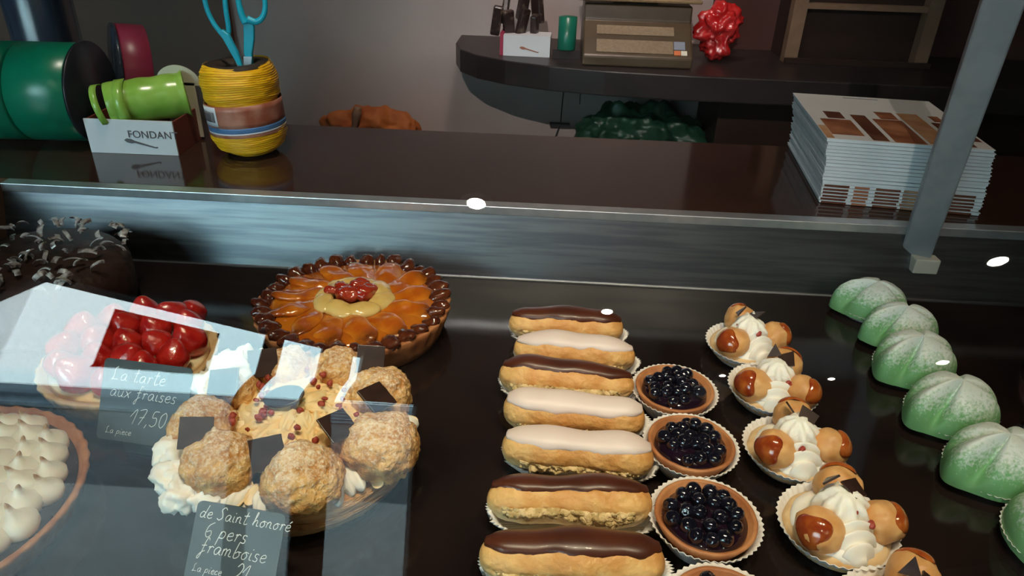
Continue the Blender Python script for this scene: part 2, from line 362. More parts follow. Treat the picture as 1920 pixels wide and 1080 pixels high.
bx('side_panel', C_((CL-.02, .20, -.02)), C_((CL, .856, .09)), K['brown_and_shade'], case)
bx('side_panel', C_((CR, .20, -.02)), C_((CR+.02, .856, .09)), K['brown_and_shade'], case)
bx('base_cabinet', C_((CL, .24, ZF)), C_((CR, .83, -.02)), K['darkbrown'], case)
# bent glass: steep lower pane, soft bend, upper pane leaning back
gp = []
s_lo, s_hi = R(74), R(60)
rad = .10; mid = Vector((.2625, .227)); tl = rad*math.tan((s_lo-s_hi)/2)
pa = mid - Vector((math.cos(s_lo), math.sin(s_lo)))*tl; pb = mid + Vector((math.cos(s_hi), math.sin(s_hi)))*tl
gp.append(pa - Vector((math.cos(s_lo), math.sin(s_lo)))*(pa.y+.0)/math.sin(s_lo))
q = pa.copy(); NB = 64
gp.append(q.copy())
for k in range(NB):
    a = s_lo + (s_hi-s_lo)*(k+.5)/NB; q = q + Vector((math.cos(a), math.sin(a)))*rad*(s_lo-s_hi)/NB; gp.append(q.copy())
gp.append(q + Vector((math.cos(s_hi), math.sin(s_hi)))*.42)
th = .004
outer = gp; inner = []
for i, p in enumerate(gp):
    d = (gp[min(i+1, len(gp)-1)]-gp[max(i-1, 0)]).normalized(); inner.append(p + Vector((d.y, -d.x))*th)
loop = outer + inner[::-1]
bm = bmesh.new()
V = [[bm.verts.new((x, p.x-.5, p.y)) for p in loop] for x in (CL, CR)]
n = len(loop)
for i in range(n): bm.faces.new((V[0][i], V[0][(i+1) % n], V[1][(i+1) % n], V[1][i]))
o = obj('front_glass', bm, K['glass'], case, smooth=False)
gt = gp[-1]
bx('top_glass', (CL, gt.x-.5, gt.y), (CR, .78-.5, gt.y+.006), K['glass'], case)
# leaning grey support post with cream foot
a = Vector((.476, .852, .035)); b = Vector((.436, .774, .359)); b2 = a + (b-a)*1.70
def beam(bm, a, b, w, d, w2=None):
    t = (b-a).normalized(); x = Vector((.42, .90, 0)); x = (x-t*x.dot(t)).normalized(); y = t.cross(x)
    vs = []
    for p, s in ((a, 1), (b, (w2 or w)/w)):
        for sx, sy in ((-1, -1), (1, -1), (1, 1), (-1, 1)): vs.append(bm.verts.new(p + x*sx*w*s/2 + y*sy*d*s/2))
    for f in ((0, 1, 2, 3), (4, 5, 6, 7), (0, 1, 5, 4), (1, 2, 6, 5), (2, 3, 7, 6), (3, 0, 4, 7)): bm.faces.new([vs[i] for i in f])
O5 = Vector((0, -.5, 0))
bm = bmesh.new(); beam(bm, a+O5, b2+O5, .036, .034, .040); po = obj('support_post', bm, K['post'], case, smooth=False, bevel=.002)
bm = bmesh.new(); box(bm, (.461, .816-.5, .037), (.491, .846-.5, .056)); obj('foot_cap', bm, K['cap'], po, smooth=False, bevel=.0015)

# counter behind
ct = thing('counter', 'dark brown service counter with a black polished top behind the pastry case', 'counter', (0, 1., 0))
bx('counter_top', (-1.6, -.143, .065), (1.6, .15, .0895), K['black_stone'], ct, bevel=.002)
bx('counter_body', (-1.6, -.12, ZF), (1.6, .14, .065), K['darkbrown'], ct)
wt = thing('back_worktop', 'dark low worktop against the back wall', 'worktop', (0, 1.67, 0))
bx('worktop', (-1.6, -.25, -.20), (1.6, .245, -.17), K['shelf'], wt); bx('body', (-1.6, -.2, ZF), (1.6, .245, -.20), K['darkbrown'], wt)
tag(bx('low_cabinet', (.40, 1.70, -.17), (1.7, 1.94, .049), K['darkbrown']), 'dark brown low cabinet under the right of the wall shelf', 'cabinet')
# curved wall shelf
bm = bmesh.new()
prism(bm, [(-.235, 1.95), (-.235, 1.84), (-.215, 1.76), (-.17, 1.70), (-.10, 1.65), (.0, 1.61), (.12, 1.585), (.3, 1.57), (1.6, 1.56), (1.6, 1.95)], .05, .104)
tag(obj('wall_shelf', bm, K['shelf'], smooth=False, bevel=.003), 'dark curved wall shelf holding the scale and a small white carton', 'shelf')

# ================================================================== HANDWRITING (stroke letters)
G = {
'L': (.62, [[(.3, 1), (.12, .75), (.18, .3), (.05, .02), (.25, .08), (.6, .05)]]),
'a': (.55, [[(.45, .42), (.25, .5), (.07, .3), (.12, .05), (.3, .05), (.45, .4), (.42, .1), (.55, .02)]]),
't': (.42, [[(.25, .95), (.15, .1), (.28, .0), (.42, .08)], [(.0, .62), (.42, .68)]]),
'r': (.4, [[(.05, .4), (.15, .45), (.1, .02)], [(.12, .3), (.25, .48), (.4, .42)]]),
'e': (.45, [[(.08, .25), (.38, .32), (.3, .5), (.1, .4), (.07, .12), (.25, .0), (.45, .1)]]),
'u': (.52, [[(.08, .48), (.08, .1), (.22, .02), (.38, .15), (.42, .48)], [(.42, .48), (.4, .08), (.52, .02)]]),
'x': (.5, [[(.05, .48), (.22, .3), (.4, .0)], [(.45, .48), (.25, .25), (.03, .0)]]),
'f': (.42, [[(.42, .85), (.3, 1.0), (.2, .7), (.15, .0), (.05, -.4), (-.05, -.3), (.12, .0), (.35, .15)], [(.02, .45), (.35, .5)]]),
'i': (.25, [[(.1, .48), (.08, .08), (.22, .03)], [(.14, .68), (.17, .74)]]),
's': (.4, [[(.35, .45), (.15, .48), (.12, .3), (.3, .18), (.25, .0), (.02, .04)]]),
'1': (.35, [[(-.1, .45), (.25, .95), (.15, .0)]]),
'7': (.5, [[(.02, .9), (.45, .95), (.15, .0)], [(.1, .45), (.4, .5)]]),
',': (.22, [[(.1, .1), (.02, -.15)]]),
'5': (.5, [[(.45, .95), (.15, .92), (.1, .55), (.35, .55), (.4, .2), (.2, .0), (.0, .1)]]),
'0': (.5, [[(.3, .95), (.08, .7), (.07, .2), (.25, .0), (.42, .3), (.42, .75), (.3, .95)]]),
'd': (.55, [[(.42, .38), (.22, .48), (.05, .25), (.12, .03), (.3, .05), (.42, .35), (.55, 1.0)], [(.47, .6), (.4, .1), (.55, .02)]]),
'S': (.6, [[(.6, .85), (.42, 1.02), (.2, .8), (.35, .5), (.42, .2), (.2, .0), (.0, .12)]]),
'n': (.52, [[(.05, .45), (.05, .02)], [(.06, .3), (.2, .48), (.34, .4), (.34, .08), (.5, .03)]]),
'h': (.52, [[(.0, .1), (.2, .9), (.12, 1.0), (.06, .02)], [(.08, .25), (.22, .46), (.34, .38), (.34, .05), (.5, .04)]]),
'o': (.48, [[(.25, .48), (.06, .3), (.1, .05), (.28, .02), (.4, .25), (.25, .48), (.48, .42)]]),
'm': (.72, [[(.05, .45), (.04, .02)], [(.05, .3), (.18, .48), (.27, .36), (.26, .03)], [(.27, .3), (.42, .48), (.52, .36), (.5, .06), (.68, .03)]]),
'E': (.45, [[(.08, .25), (.38, .32), (.3, .5), (.1, .4), (.07, .12), (.25, .0), (.45, .1)], [(.25, .62), (.4, .8)]]),
'6': (.5, [[(.42, .95), (.12, .7), (.05, .25), (.22, .0), (.42, .15), (.35, .42), (.1, .32)]]),
'p': (.5, [[(.12, .48), (.0, -.4)], [(.08, .25), (.22, .5), (.42, .38), (.35, .1), (.08, .08)]]),
'b': (.5, [[(.15, 1.0), (.06, .1), (.25, .0), (.42, .2), (.3, .42), (.1, .3)], [(.3, .42), (.5, .4)]]),
'2': (.5, [[(.05, .75), (.25, .98), (.42, .75), (.3, .35), (.02, .02), (.25, .1), (.5, .02)]]),
'c': (.42, [[(.36, .4), (.2, .48), (.06, .28), (.12, .04), (.4, .08)]]),
'(': (.42, [[(.36, .4), (.2, .48), (.06, .28), (.12, .04), (.4, .08)]]),
' ': (.32, []), }
def write(bm, text, x, y, h, rad=.00028, slant=.22, space=.06):
    for ch in text:
        w_, st = G[ch]
        for s in st:
            tube(bm, [(x+(px+slant*py)*h, y+py*h, 0) for px, py in s], rad*random.uniform(.9, 1.2), 5, sub=5)
        x += (w_+space)*h
    return x
def price_card(name, label, loc, rz, tilt, wd, ht, lines):
    t = thing(name, label, 'price card', loc, rz)
    piv = Matrix.Rotation(tilt, 4, 'X')
    bm = bmesh.new()
    pts = []
    for cx, cy, a0 in ((wd-.004, ht-.004, 0), (.004, ht-.004, 90), (.004, .004, 180), (wd-.004, .004, 270)):
        for k in range(5): a = R(a0+k*22.5); pts.append((cx+.004*math.cos(a), cy+.004*math.sin(a)))
    prism(bm, pts, -.0012, 0); bmesh.ops.transform(bm, matrix=piv, verts=bm.verts); obj('card', bm, K['slate'], t, smooth=False)
    bm = bmesh.new()
    for tx, x, y, h in lines: write(bm, tx, x, y, h, rad=.00030 if h > .006 else .0002)
    bmesh.ops.scale(bm, vec=(1, 1, .5), verts=bm.verts); bmesh.ops.translate(bm, vec=(0, 0, .0002), verts=bm.verts)
    bmesh.ops.transform(bm, matrix=piv, verts=bm.verts)
    obj('handwriting', bm, K['chalk'], t)
    bm = bmesh.new(); box(bm, (wd*.3, .0, -.012), (wd*.7, .003, -.001)); obj('foot', bm, K['slate'], t, smooth=False)
    return t

# ================================================================== PASTRIES
def case_mesh(rb, rtp, h, flutes, sx=1, sy=1, amp=.03, thick=.0006):
    bm = bmesh.new(); prof = []
    N = 8
    for k in range(N+1): prof.append((rb+(rtp-rb)*k/N, h*k/N))
    for k in range(N, -1, -1): prof.append((rb+(rtp-rb)*k/N-thick, max(h*k/N, .0007)))
    prof = [(0.0001, 0)] + prof + [(0.0001, .0007)]
    def mod(th, r, z, k):
        q = z/h
        return (r*(1+amp*(.25+.75*q)*math.cos(flutes*th)), z)
    lathe(bm, prof, flutes*4, mod); bmesh.ops.scale(bm, vec=(sx, sy, 1), verts=bm.verts)
    return bm

# ---- eclairs
def ecl_r(u, L=.064): 
    e = max(0., 1-abs(u)**4.6)**(1/2.3); return e
def make_eclair(kind, seed, length=.064, group='eclairs in a column on the black deck'):
    t = thing(kind, '', 'eclair', (0, 0, 0), 0, group)
    rng = random.Random(seed)
    ry, rz, zc = .0200, .0190, .0212
    def sec(u, a, off=0):
        e = ecl_r(u); x = u*length; w = 1+.07*math.sin(3.1*u+seed)+.05*math.sin(7*u+seed*2)
        y = (ry*e*w+off)*math.cos(a); z = (rz*e*w+off)*math.sin(a)
        if z < 0: z *= .95
        return Vector((x + (off*.9*u if abs(u) > .9 else 0), y, z))
    bm = bmesh.new()
    def f(i, j):
        u = math.sin((i-.5)*PI)*.9999; a = j*2*PI; p = sec(u, a)
        nrm = Vector((0, math.cos(a), math.sin(a)))
        p += nrm*(.0014*fb(p, 60, seed) + .0005*fb(p, 240, seed))
        # ragged split low on the front
        s = math.exp(-((math.degrees(a) % 360-198)/14)**2)*max(0, 1-abs(u)**4)
        s += .6*math.exp(-((math.degrees(a) % 360-222)/9)**2)*max(0, 1-abs(u)**4)
        p -= nrm*s*(.0016+.0032*abs(fb(p, 130, seed+3)))
        return p + Vector((0, 0, zc))
    grid(bm, 90, 84, f, cv=True); bmesh.ops.remove_doubles(bm, verts=bm.verts, dist=1e-6)
    obj('choux_shell', bm, K['choux_ec'], t)
    # torn crumb band
    bm = bmesh.new()
    def f2(i, j):
        u = -.80+1.60*i; A = R(183+(30+8*math.sin(5*u+seed))*j); o = .0010+.0045*fb((u*.06, j*.016, 0), 170, seed+9, 4)-.0030*(abs(j-.5)*2)**3
        if i < .04 or i > .96: o -= .003
        return sec(u, A, o)+Vector((0, 0, zc))
    grid(bm, 150, 22, f2); o = obj('torn_crumb', bm, K['crumb'], t); s_ = o.modifiers.new('s', 'SOLIDIFY'); s_.thickness = .0015; s_.offset = -1
    # icing cap
    bm = bmesh.new()
    def f3(i, j):
        u = -.955+1.91*i; wv = .10*math.sin(9*u+seed)+.07*math.sin(17*u+seed*3)
        amax = R(50)*(1+wv*.5)*(max(0, 1-abs(u/.965)**6))**.5; v = 2*j-1
        a = PI/2 + v*amax
        off = .0022*(1-abs(v)**6)-.0008*abs(v)**8
        if abs(u) > .9: off -= .003*((abs(u)-.9)/.06)**2
        return sec(u, a, off)+Vector((0, 0, zc))
    grid(bm, 80, 40, f3); m = K['icing_choc'] if kind == 'chocolate_eclair' else K['icing_white']
    o = obj('icing', bm, m, t); s_ = o.modifiers.new('s', 'SOLIDIFY'); s_.thickness = .0012; s_.offset = -1
    return t
K['choux_ec'] = mat('eclair_choux', (.62, .30, .085), (.76, .46, .17), 40, .48, bump=.6, bscale=260, sss=.12)
layer(K['choux_ec'], (.88, .70, .40), 'Z', .022, .006, 90, .5)
pc0 = None
ECL = [ # x, y, rotz, roll, kind, seed, label, size
 (.032, .672, R(-1), R(-10), 'c', 1, 'chocolate-iced eclair at the far end of the column, beyond the first pale one', 1.0),
 (.040, .620, R(-3), R(-8), 'w', 2, 'pale-iced eclair squeezed between the two farthest chocolate ones', 1.0),
 (.031, .572, R(-4), R(-17), 'c', 3, 'chocolate-iced eclair between two pale-iced ones, third from the far end', 1.05),
 (.038, .522, R(-3), R(4), 'w', 4, 'pale-iced eclair with wide icing, directly behind another pale one', 1.03),
 (.040, .470, R(-3), R(-4), 'w', 5, 'pale-iced eclair whose fluted white case sticks up behind its right end', 1.03),
 (.033, .413, R(2), R(-28), 'c', 6, 'chocolate-iced eclair with a narrow icing strip and torn side, second nearest', 1.03),
 (.034, .358, R(2), R(-15), 'c', 7, 'nearest chocolate-iced eclair, cut off by the bottom edge of the picture', 1.06)]
for (x, y, rz, roll, kd, sd, lb, sc) in ECL:
    e = make_eclair('chocolate_eclair' if kd == 'c' else 'pale_iced_eclair', sd, .0625*sc)
    e['label'] = lb; e.location = (x, y, .001); e.rotation_euler = (roll, 0, rz)
    bm = case_mesh(.0262, .0305, .017, 56, 2.12*sc, .80, amp=.03)
    for v in bm.verts:   # paper sags at the front
        v.co.y += .004
        if v.co.y < -.002: v.co.z *= .55
    pcx = obj('paper_case', bm, K['paper'], e, rot=(-roll, 0, 0)); pcx.location = (.003, 0, 0)
    ce = Matrix.Rotation(roll, 4, 'X')
    e.location.z = .0015 + (.0205*(1-math.cos(roll)))
    e.location.y += .0205*math.sin(roll)
    pcx.location.y = 0

# ---- blueberry tartlets
def make_tartlet(seed):
    t = thing('blueberry_tartlet', '', 'tartlet', (0, 0, 0), 0, 'blueberry tartlets in fluted paper cases')
    obj('paper_case', case_mesh(.026, .0412, .024, 48, amp=.02), K['paper'], t)
    bm = bmesh.new()
    prof = [(.0001, .0015), (.0245, .0015), (.030, .010), (.0365, .0235), (.0372, .0255), (.0358, .0265), (.0335, .0255), (.031, .018), (.0001, .017)]
    lathe(bm, prof, 96, lambda th, r, z, k: (r*(1+.012*fb((math.cos(th)*.03, math.sin(th)*.03, z), 60, seed)) , z+(.0008*fb((math.cos(th)*.03, math.sin(th)*.03, 0), 50, seed) if z > .02 else 0)))
    obj('tart_shell', bm, K['crust'], t)
    bm = bmesh.new(); lathe(bm, [(.0001, .016), (.0312, .016), (.0305, .0225), (.022, .0262), (.0001, .0275)], 64, lambda th, r, z, k: (r, z+(.0012*fb((r*math.cos(th), r*math.sin(th), 0), 90, seed) if k > 2 else 0)))
    obj('jelly', bm, K['jam'], t)
    rng = random.Random(seed); pts = []
    tries = 0
    while len(pts) < 19 and tries < 3000:
        tries += 1
        r_ = .0262*math.sqrt(rng.random()); a = rng.random()*2*PI; p = (r_*math.cos(a), r_*math.sin(a))
        if all((p[0]-q[0])**2+(p[1]-q[1])**2 > .0090**2 for q in pts): pts.append(p)
    for k, (px, py) in enumerate(pts):
        if k == 0:
            bm = bmesh.new(); rr = .0064
            def shp(p, q):
                d = math.hypot(p.x, p.y)
                if p.z > .8: return (q.x, q.y, q.z-.0011*(1-(d/.6)**2) + .0007*math.exp(-((d-.45)/.12)**2))
                return q
            blob(bm, (rr, rr, rr*.92), shape=shp, sub=3); b0 = obj('blueberry', bm, K['berry'], t); b = b0
        else:
            b = b0.copy(); COL.objects.link(b)
        b.location = (px, py, .0265+.002*(1-(px*px+py*py)/.0007)+rng.uniform(-.001, .0015)); s = rng.uniform(.85, 1.15); b.scale = (s, s, s)
        b.rotation_euler = (rng.uniform(-1, 1), rng.uniform(-1, 1), rng.uniform(0, 6))
    return t
TL = [(.1355, .5665, 11, 1, 'blueberry tartlet farthest back in its row, beside the third eclair'),
      (.1385, .4885, 12, 1, 'blueberry tartlet with one berry standing up, second from the back'),
      (.1360, .4040, 13, 1.04, 'blueberry tartlet seen whole, second nearest, dark jelly over the berries'),
      (.134, .318, 14, 1.04, 'nearest blueberry tartlet, only its far rim showing at the bottom edge')]
for x, y, sd, sc, lb in TL:
    t = make_tartlet(sd); t.location = (x, y, .0005); t['label'] = lb; t.scale = (sc, sc, sc); t.rotation_euler = (0, 0, sd)
    if sd == 12:
        b = [c for c in t.children if c.name.startswith('blueberry')][3]; b.location = (.0, .008, .037)
        b.location = Matrix.Rotation(-12, 3, 'Z') @ Vector((.004, .012, .036))

# ---- small cream choux cakes
def whip(bm, a, b, r, h, folds=7, seed=0, w=None):
    """folded ridge of whipped cream running from a to b"""
    a = Vector(a); b = Vector(b); d = (b-a); L = d.length; d.normalize(); n = Vector((-d.y, d.x, 0))
    def f(i, j):
        u = i; a_ = j*PI; e = max(0, 1-abs(2*u-1)**3)**.5
        fold = .5+.5*math.cos(2*PI*folds*u + 1.6*math.cos(a_)+seed); rr = r*e*(.76+.28*fold)
        p = a + d*L*u + n*rr*math.cos(a_)
        return (p.x+.0016*fb(p, 90, seed), p.y, p.z + (h*e*(.70+.34*fold))*math.sin(a_))
    grid(bm, 90, 30, f)
def make_cream_cake(seed, front_open=True):
    rng = random.Random(seed)
    t = thing('cream_choux_cake', '', 'cream cake', (0, 0, 0), 0, 'small cream choux cakes in paper cases')
    obj('paper_case', case_mesh(.030, .0425, .017, 44, 1.02, 1.0, amp=.02), K['paper'], t)
    bm = bmesh.new(); lathe(bm, [(.0001, .002), (.030, .002), (.036, .006), (.038, .012), (.034, .016), (.0001, .016)], 60, lambda th, r, z, k: (r*(1+.03*fb((math.cos(th), math.sin(th), z*30), 2, seed)), z))
    obj('pastry_base', bm, K['crust_pale'], t)
    bm = bmesh.new(); blob(bm, (.019, .020, .027), .0015, 60, seed, 5, T(0, 0, .022), shape=lambda p, q: (q.x*(1+.11*math.cos(9*math.atan2(p.y, p.x)+3.2*p.z)), q.y*(1+.11*math.cos(9*math.atan2(p.y, p.x)+3.2*p.z)), q.z), amp2=.001, fq2=220); blob(bm, (.034, .033, .014), .003, 60, seed+1, 4, T(0, -.001, .014))
    whip(bm, (.003, .016, .024), (-.002, -.037, .013), .0185, .022, 8, seed)
    whip(bm, (-.010, .018, .022), (.012, .006, .040), .012, .014, 4, seed+2)
    obj('whipped_cream', bm, K['cream'], t)
    for k, (ang, rr, z, s) in enumerate(((208, .027, .027, 1), (335, .028, .027, .95), (75, .026, .030, 1.))):
        ang += rng.uniform(-9, 9)
        ax, ay = rr*math.cos(R(ang)), rr*math.sin(R(ang))
        bm = bmesh.new(); blob(bm, (0.0172*s, 0.0172*s, .0160*s), .0018, 70, seed+k, 4)
        c = obj('choux_ball', bm, K['goldchoux'], t, loc=(ax, ay, z))
        out = Vector((ax, ay, .012)).normalized()
        bm = bmesh.new(); q = out.to_track_quat('Z', 'Y').to_matrix().to_4x4()
        def cap(i, j):
            ph = i*R(50)*(1+.16*math.sin(3*j*2*PI+seed+k)); th = j*2*PI; r_ = 0.0172*s+.0016-.0022*i**6
            return q @ Vector((r_*math.sin(ph)*math.cos(th), r_*math.sin(ph)*math.sin(th), r_*math.cos(ph)*.98))
        grid(bm, 22, 44, cap, cv=True); bmesh.ops.remove_doubles(bm, verts=bm.verts, dist=1e-6)
        obj('caramel', bm, K['caramel'], c)
    for k in range(6):
        bm = bmesh.new(); blob(bm, (.0032, .0026, .0024), .001, 200, seed+k, 2)
        a = rng.uniform(-.012, .012); yy = rng.uniform(-.026, .014)
        obj('raspberry_piece', bm, K['raspberry'], t, loc=(a, yy, .0405 - abs(a)*.3 + min(0, (yy+.01)*.35)), rot=(rng.random(), rng.random(), rng.random()*6))
    bm = bmesh.new(); prism(bm, [(-.008, -.008), (.007, -.007), (.008, .006), (-.006, .008)], -.0008, .0008)
    obj('chocolate_piece', bm, K['chocolate'], t, smooth=False, loc=(.007, .004, .0478), rot=(R(-28+seed*7 % 30), R(24), seed))
    bm = bmesh.new(); prism(bm, [(-.006, -.005), (.008, -.006), (.004, .007)], -.0008, .0008)
    obj('chocolate_piece', bm, K['chocolate'], t, smooth=False, loc=(-.006, .013, .050), rot=(R(50), R(-20), seed*2))
    return t
CC = [(.228, .668, 21, R(20), 1.0, 'small cream choux cake farthest back, topped with a grey-blue glinting chocolate square'),
      (.236, .588, 22, R(-10), 1., 'small cream choux cake second from the back, half over the one before it'),
      (.231, .500, 23, R(0), 1., 'small cream choux cake in the middle of its row with a round caramel ball'),
      (.240, .413, 24, R(8), 1.04, 'small cream choux cake second nearest, raspberry piece on its white folds'),
      (.258, .330, 25, R(-15), 1.04, 'nearest small cream choux cake, cut off by the bottom edge')]
for x, y, sd, rz, sc, lb in CC:
    t = make_cream_cake(sd); t.location = (x, y, .0005); t.rotation_euler = (0, 0, rz); t['label'] = lb; t.scale = (sc,)*3

# ---- marzipan domes
def make_dome(name, m, seed, crease=1.):
    t = thing(name, '', 'marzipan cake', (0, 0, 0), 0, 'sugar-dusted marzipan cakes')
    bm = bmesh.new()
    def f(i, j):
        th = j*2*PI; rho = math.sin(min(i*1.04, 1)*PI/2) if i < .96 else 1-.02*(i-.96)/.04
        ph = i*PI/2
        d = (th-PI+PI) % (2*PI)-0  # angle
        dn = math.atan2(math.sin(th-PI), math.cos(th-PI))          # 0 at the nose (-x)
        nose = math.exp(-(dn/.42)**2)
        rx = .043*(1+.20*nose*math.sin(ph)); rr_y = .037
        x = rx*math.sin(ph)*math.cos(th); y = rr_y*math.sin(ph)*math.sin(th)
        z = .042*max(0, math.cos(ph))**.72
        e = math.sin(2*ph)**.8 if math.sin(2*ph) > 0 else 0
        for c, wd, am in ((.42, .17, .0135), (-.62, .16, .0060), (2.5, .22, .006), (-2.2, .2, .006)):
            dd = math.atan2(math.sin(dn-c), math.cos(dn-c)); g = math.exp(-(dd/wd)**2)*e
            z -= am*g*crease; 
            x -= am*.25*g*math.cos(th); y -= am*.25*g*math.sin(th)
        z += .0060*math.exp(-((dn+.05)/.20)**2)*e
        z += .0012*fb((x, y, z), 45, seed)
        return (x, y, z+.006)
    grid(bm, 44, 110, f, cv=True); bmesh.ops.remove_doubles(bm, verts=bm.verts, dist=1e-6)
    o = obj('marzipan_dome', bm, m, t)
    obj('paper_case', case_mesh(.032, .0405, .011, 44, 1.05, .95, amp=.018), K['paper'], t)
    return t
GD = [(.402, .775, 31, R(-5), .92, 'green marzipan cake farthest back, near the foot of the grey post'),
      (.412, .715, 32, R(12), .95, 'green marzipan cake second from the back, white sugar along its crest'),
      (.400, .650, 33, R(28), 1., 'green marzipan cake third from the back, with a centred fold and thick sugar'),
      (.402, .572, 34, R(22), 1.02, 'green marzipan cake third nearest, a deep green fold running to its left tip'),
      (.405, .496, 35, R(18), 1.02, 'green marzipan cake second nearest, its right side touching the picture edge'),
      (.412, .418, 36, R(60), 1.02, 'nearest green marzipan cake, cut off at the lower right corner')]
for x, y, sd, rz, sc, lb in GD:
    t = make_dome('green_marzipan_cake', K['marzipan'], sd); t.location = (x, y, .0005); t.rotation_euler = (0, 0, rz); t['label'] = lb; t.scale = (sc,)*3
t = make_dome('pink_marzipan_cake', K['pinkmarzipan'], 41, .3); t.location = (.565, .655, .0005); t['label'] = 'pink sugar-dusted marzipan cake just showing at the right edge of the picture'
t.rotation_euler = (0, 0, R(90))
t = make_dome('pale_green_marzipan_cake', K['marzipan'], 42, .3); t.location = (.497, .535, .0005); t['label'] = 'pale dusted marzipan cake, a sliver at the right edge right of the green row'
t.rotation_euler = (0, 0, R(100))

# ---- large saint-honore
SH = Vector((-.193, .462, 0))
t = thing('saint_honore_cake', 'large cream cake ringed with sugar-dusted choux balls and chocolate squares', 'cake', SH)
bm = bmesh.new()
lathe(bm, [(.0001, .002), (.080, .002), (.087, .006), (.0885, .012), (.0935, .018), (.090, .023), (.092, .028), (.084, .033), (.0001, .033)], 140,
      lambda th, r, z, k: (r*(1+.03*fb((math.cos(th)*1.5, math.sin(th)*1.5, z*90), 2, 3)), z))
obj('puff_base', bm, K['puff'], t)
bm = bmesh.new()                                                 # piped cream centre: rings of leaves over a mound
def cm(i, j):
    th = j*2*PI; r = .062*i; p = Vector((r*math.cos(th), r*math.sin(th), 0))
    z = .048 + .014*math.cos(min(1, i)*PI/2) + .0022*math.cos(14*th+40*i)*min(1, 3*i) + .003*fb(p, 60, 5)
    return (p.x, p.y, z)
grid(bm, 40, 140, cm, cv=True)
obj('cream_centre', bm, K['custard'], t)
rng = random.Random(5)
bm = bmesh.new(); n_l = 0
for rr, n_, z, sz in ((.018, 7, .060, 1.), (.034, 12, .055, 1.1), (.050, 16, .049, 1.1)):
    for k in range(n_):
        a = 2*PI*k/n_+rng.uniform(-.12, .12); 
        M_ = T(rr*math.cos(a), rr*math.sin(a), z, 0, R(12), a)
        def lf(p, q): return (q.x, q.y*(1-.35*p.x), q.z+.0012*math.cos(p.y*7))
        blob(bm, (.0125*sz, .0066*sz, .0048), .0012, 120, k, 3, M_, shape=lf)
obj('piped_cream', bm, K['custard'], t)
bm = bmesh.new()                                                 # cream skirt below the choux
for k in range(44):
    a = 2*PI*k/44+rng.uniform(-.06, .06); rr = rng.uniform(.074, .086)
    def lf(p, q): return (q.x, q.y*(1-.3*p.x), q.z+.001*math.cos(p.y*8))
    blob(bm, (.0125, .0075, .0075), .0015, 120, k, 3, T(rr*math.cos(a), rr*math.sin(a), rng.uniform(.033, .040), 0, R(20), a), shape=lf)
obj('cream_skirt', bm, K['cream'], t)
CH = [(-.236, .402, .0275), (-.266, .442, .027), (-.262, .490, .025), (-.225, .524, .025), (-.178, .528, .025), (-.133, .497, .027), (-.118, .433, .030), (-.168, .392, .030)]
for k, (x, y, r) in enumerate(CH):
    bm = bmesh.new(); blob(bm, (r, r, r*.88), .0040, 55, k+50, 5, flat=-r*.6, amp2=.0020, fq2=170)
    obj('choux_ball', bm, K['sugarchoux'], t, loc=(x-SH.x, y-SH.y, .050))
# whipped cream lump back left and front left
bm = bmesh.new()
for (x, y, z, r) in ((-.281, .492, .054, .016), (-.274, .510, .058, .017), (-.257, .516, .062, .017), (-.264, .5, .070, .015), (-.266, .393, .043, .016), (-.276, .412, .047, .016), (-.256, .380, .040, .014), (-.240, .376, .038, .012)):
    blob(bm, (r, r, r*.8), .007, 110, x*100, 4, T(x-SH.x, y-SH.y, z))
obj('whipped_cream', bm, K['cream'], t)
SQ = [(-.254, .411, .072, -35, 20, 20), (-.258, .472, .074, -20, -12, 5), (-.238, .508, .070, -50, 10, 25), (-.128, .468, .071, -10, 14, 55), (-.150, .430, .071, -5, 10, 50), (-.195, .398, .068, -42, 8, 30), (-.148, .530, .065, -60, 12, 10)]
for k, (x, y, z, rx, ry, rz) in enumerate(SQ):
    bm = bmesh.new(); s = .0122; n_ = 20; pl = []
    for q in range(4):
        c0 = [(-1, -1), (1, -1), (1, 1), (-1, 1)][q]; c1 = [(1, -1), (1, 1), (-1, 1), (-1, -1)][q]
        for i in range(5):
            u = i/5; j = (.0005 if q == 1 else .00015)*(i % 2)
            pl.append((s*(c0[0]*(1-u)+c1[0]*u)+j, s*(c0[1]*(1-u)+c1[1]*u)+j))
    prism(bm, pl, -.0011, .0011)
    obj('chocolate_square', bm, K['chocolate'], t, smooth=False, loc=(x-SH.x, y-SH.y, z), rot=(R(18-rx*.7), R(ry*.6), R(rz)), bevel=.0003)
bm = bmesh.new(); prism(bm, [(.0165*math.cos(a*PI/16), .0105*math.sin(a*PI/16)) for a in range(32)], -.0012, .0012)
obj('chocolate_oval', bm, K['chocolate'], t, smooth=False, loc=(-.203-SH.x, .461-SH.y, .072), rot=(R(14), R(-6), R(18)), bevel=.0005)
n_ = 0
for k in range(38):
    a = rng.random()*2*PI; rr = .052*math.sqrt(rng.uniform(.05, 1)); x, y = rr*math.cos(a), rr*math.sin(a)
    bm = bmesh.new(); s = rng.uniform(.7, 1.25); blob(bm, (.0031*s, .0026*s, .0022*s), .0015, 260, k, 2)
    obj('raspberry_piece', bm, K['raspberry'], t, loc=(x, y, .0665-.0035*(rr/.05)**2), rot=(a, a*2, a*3))
fl = None
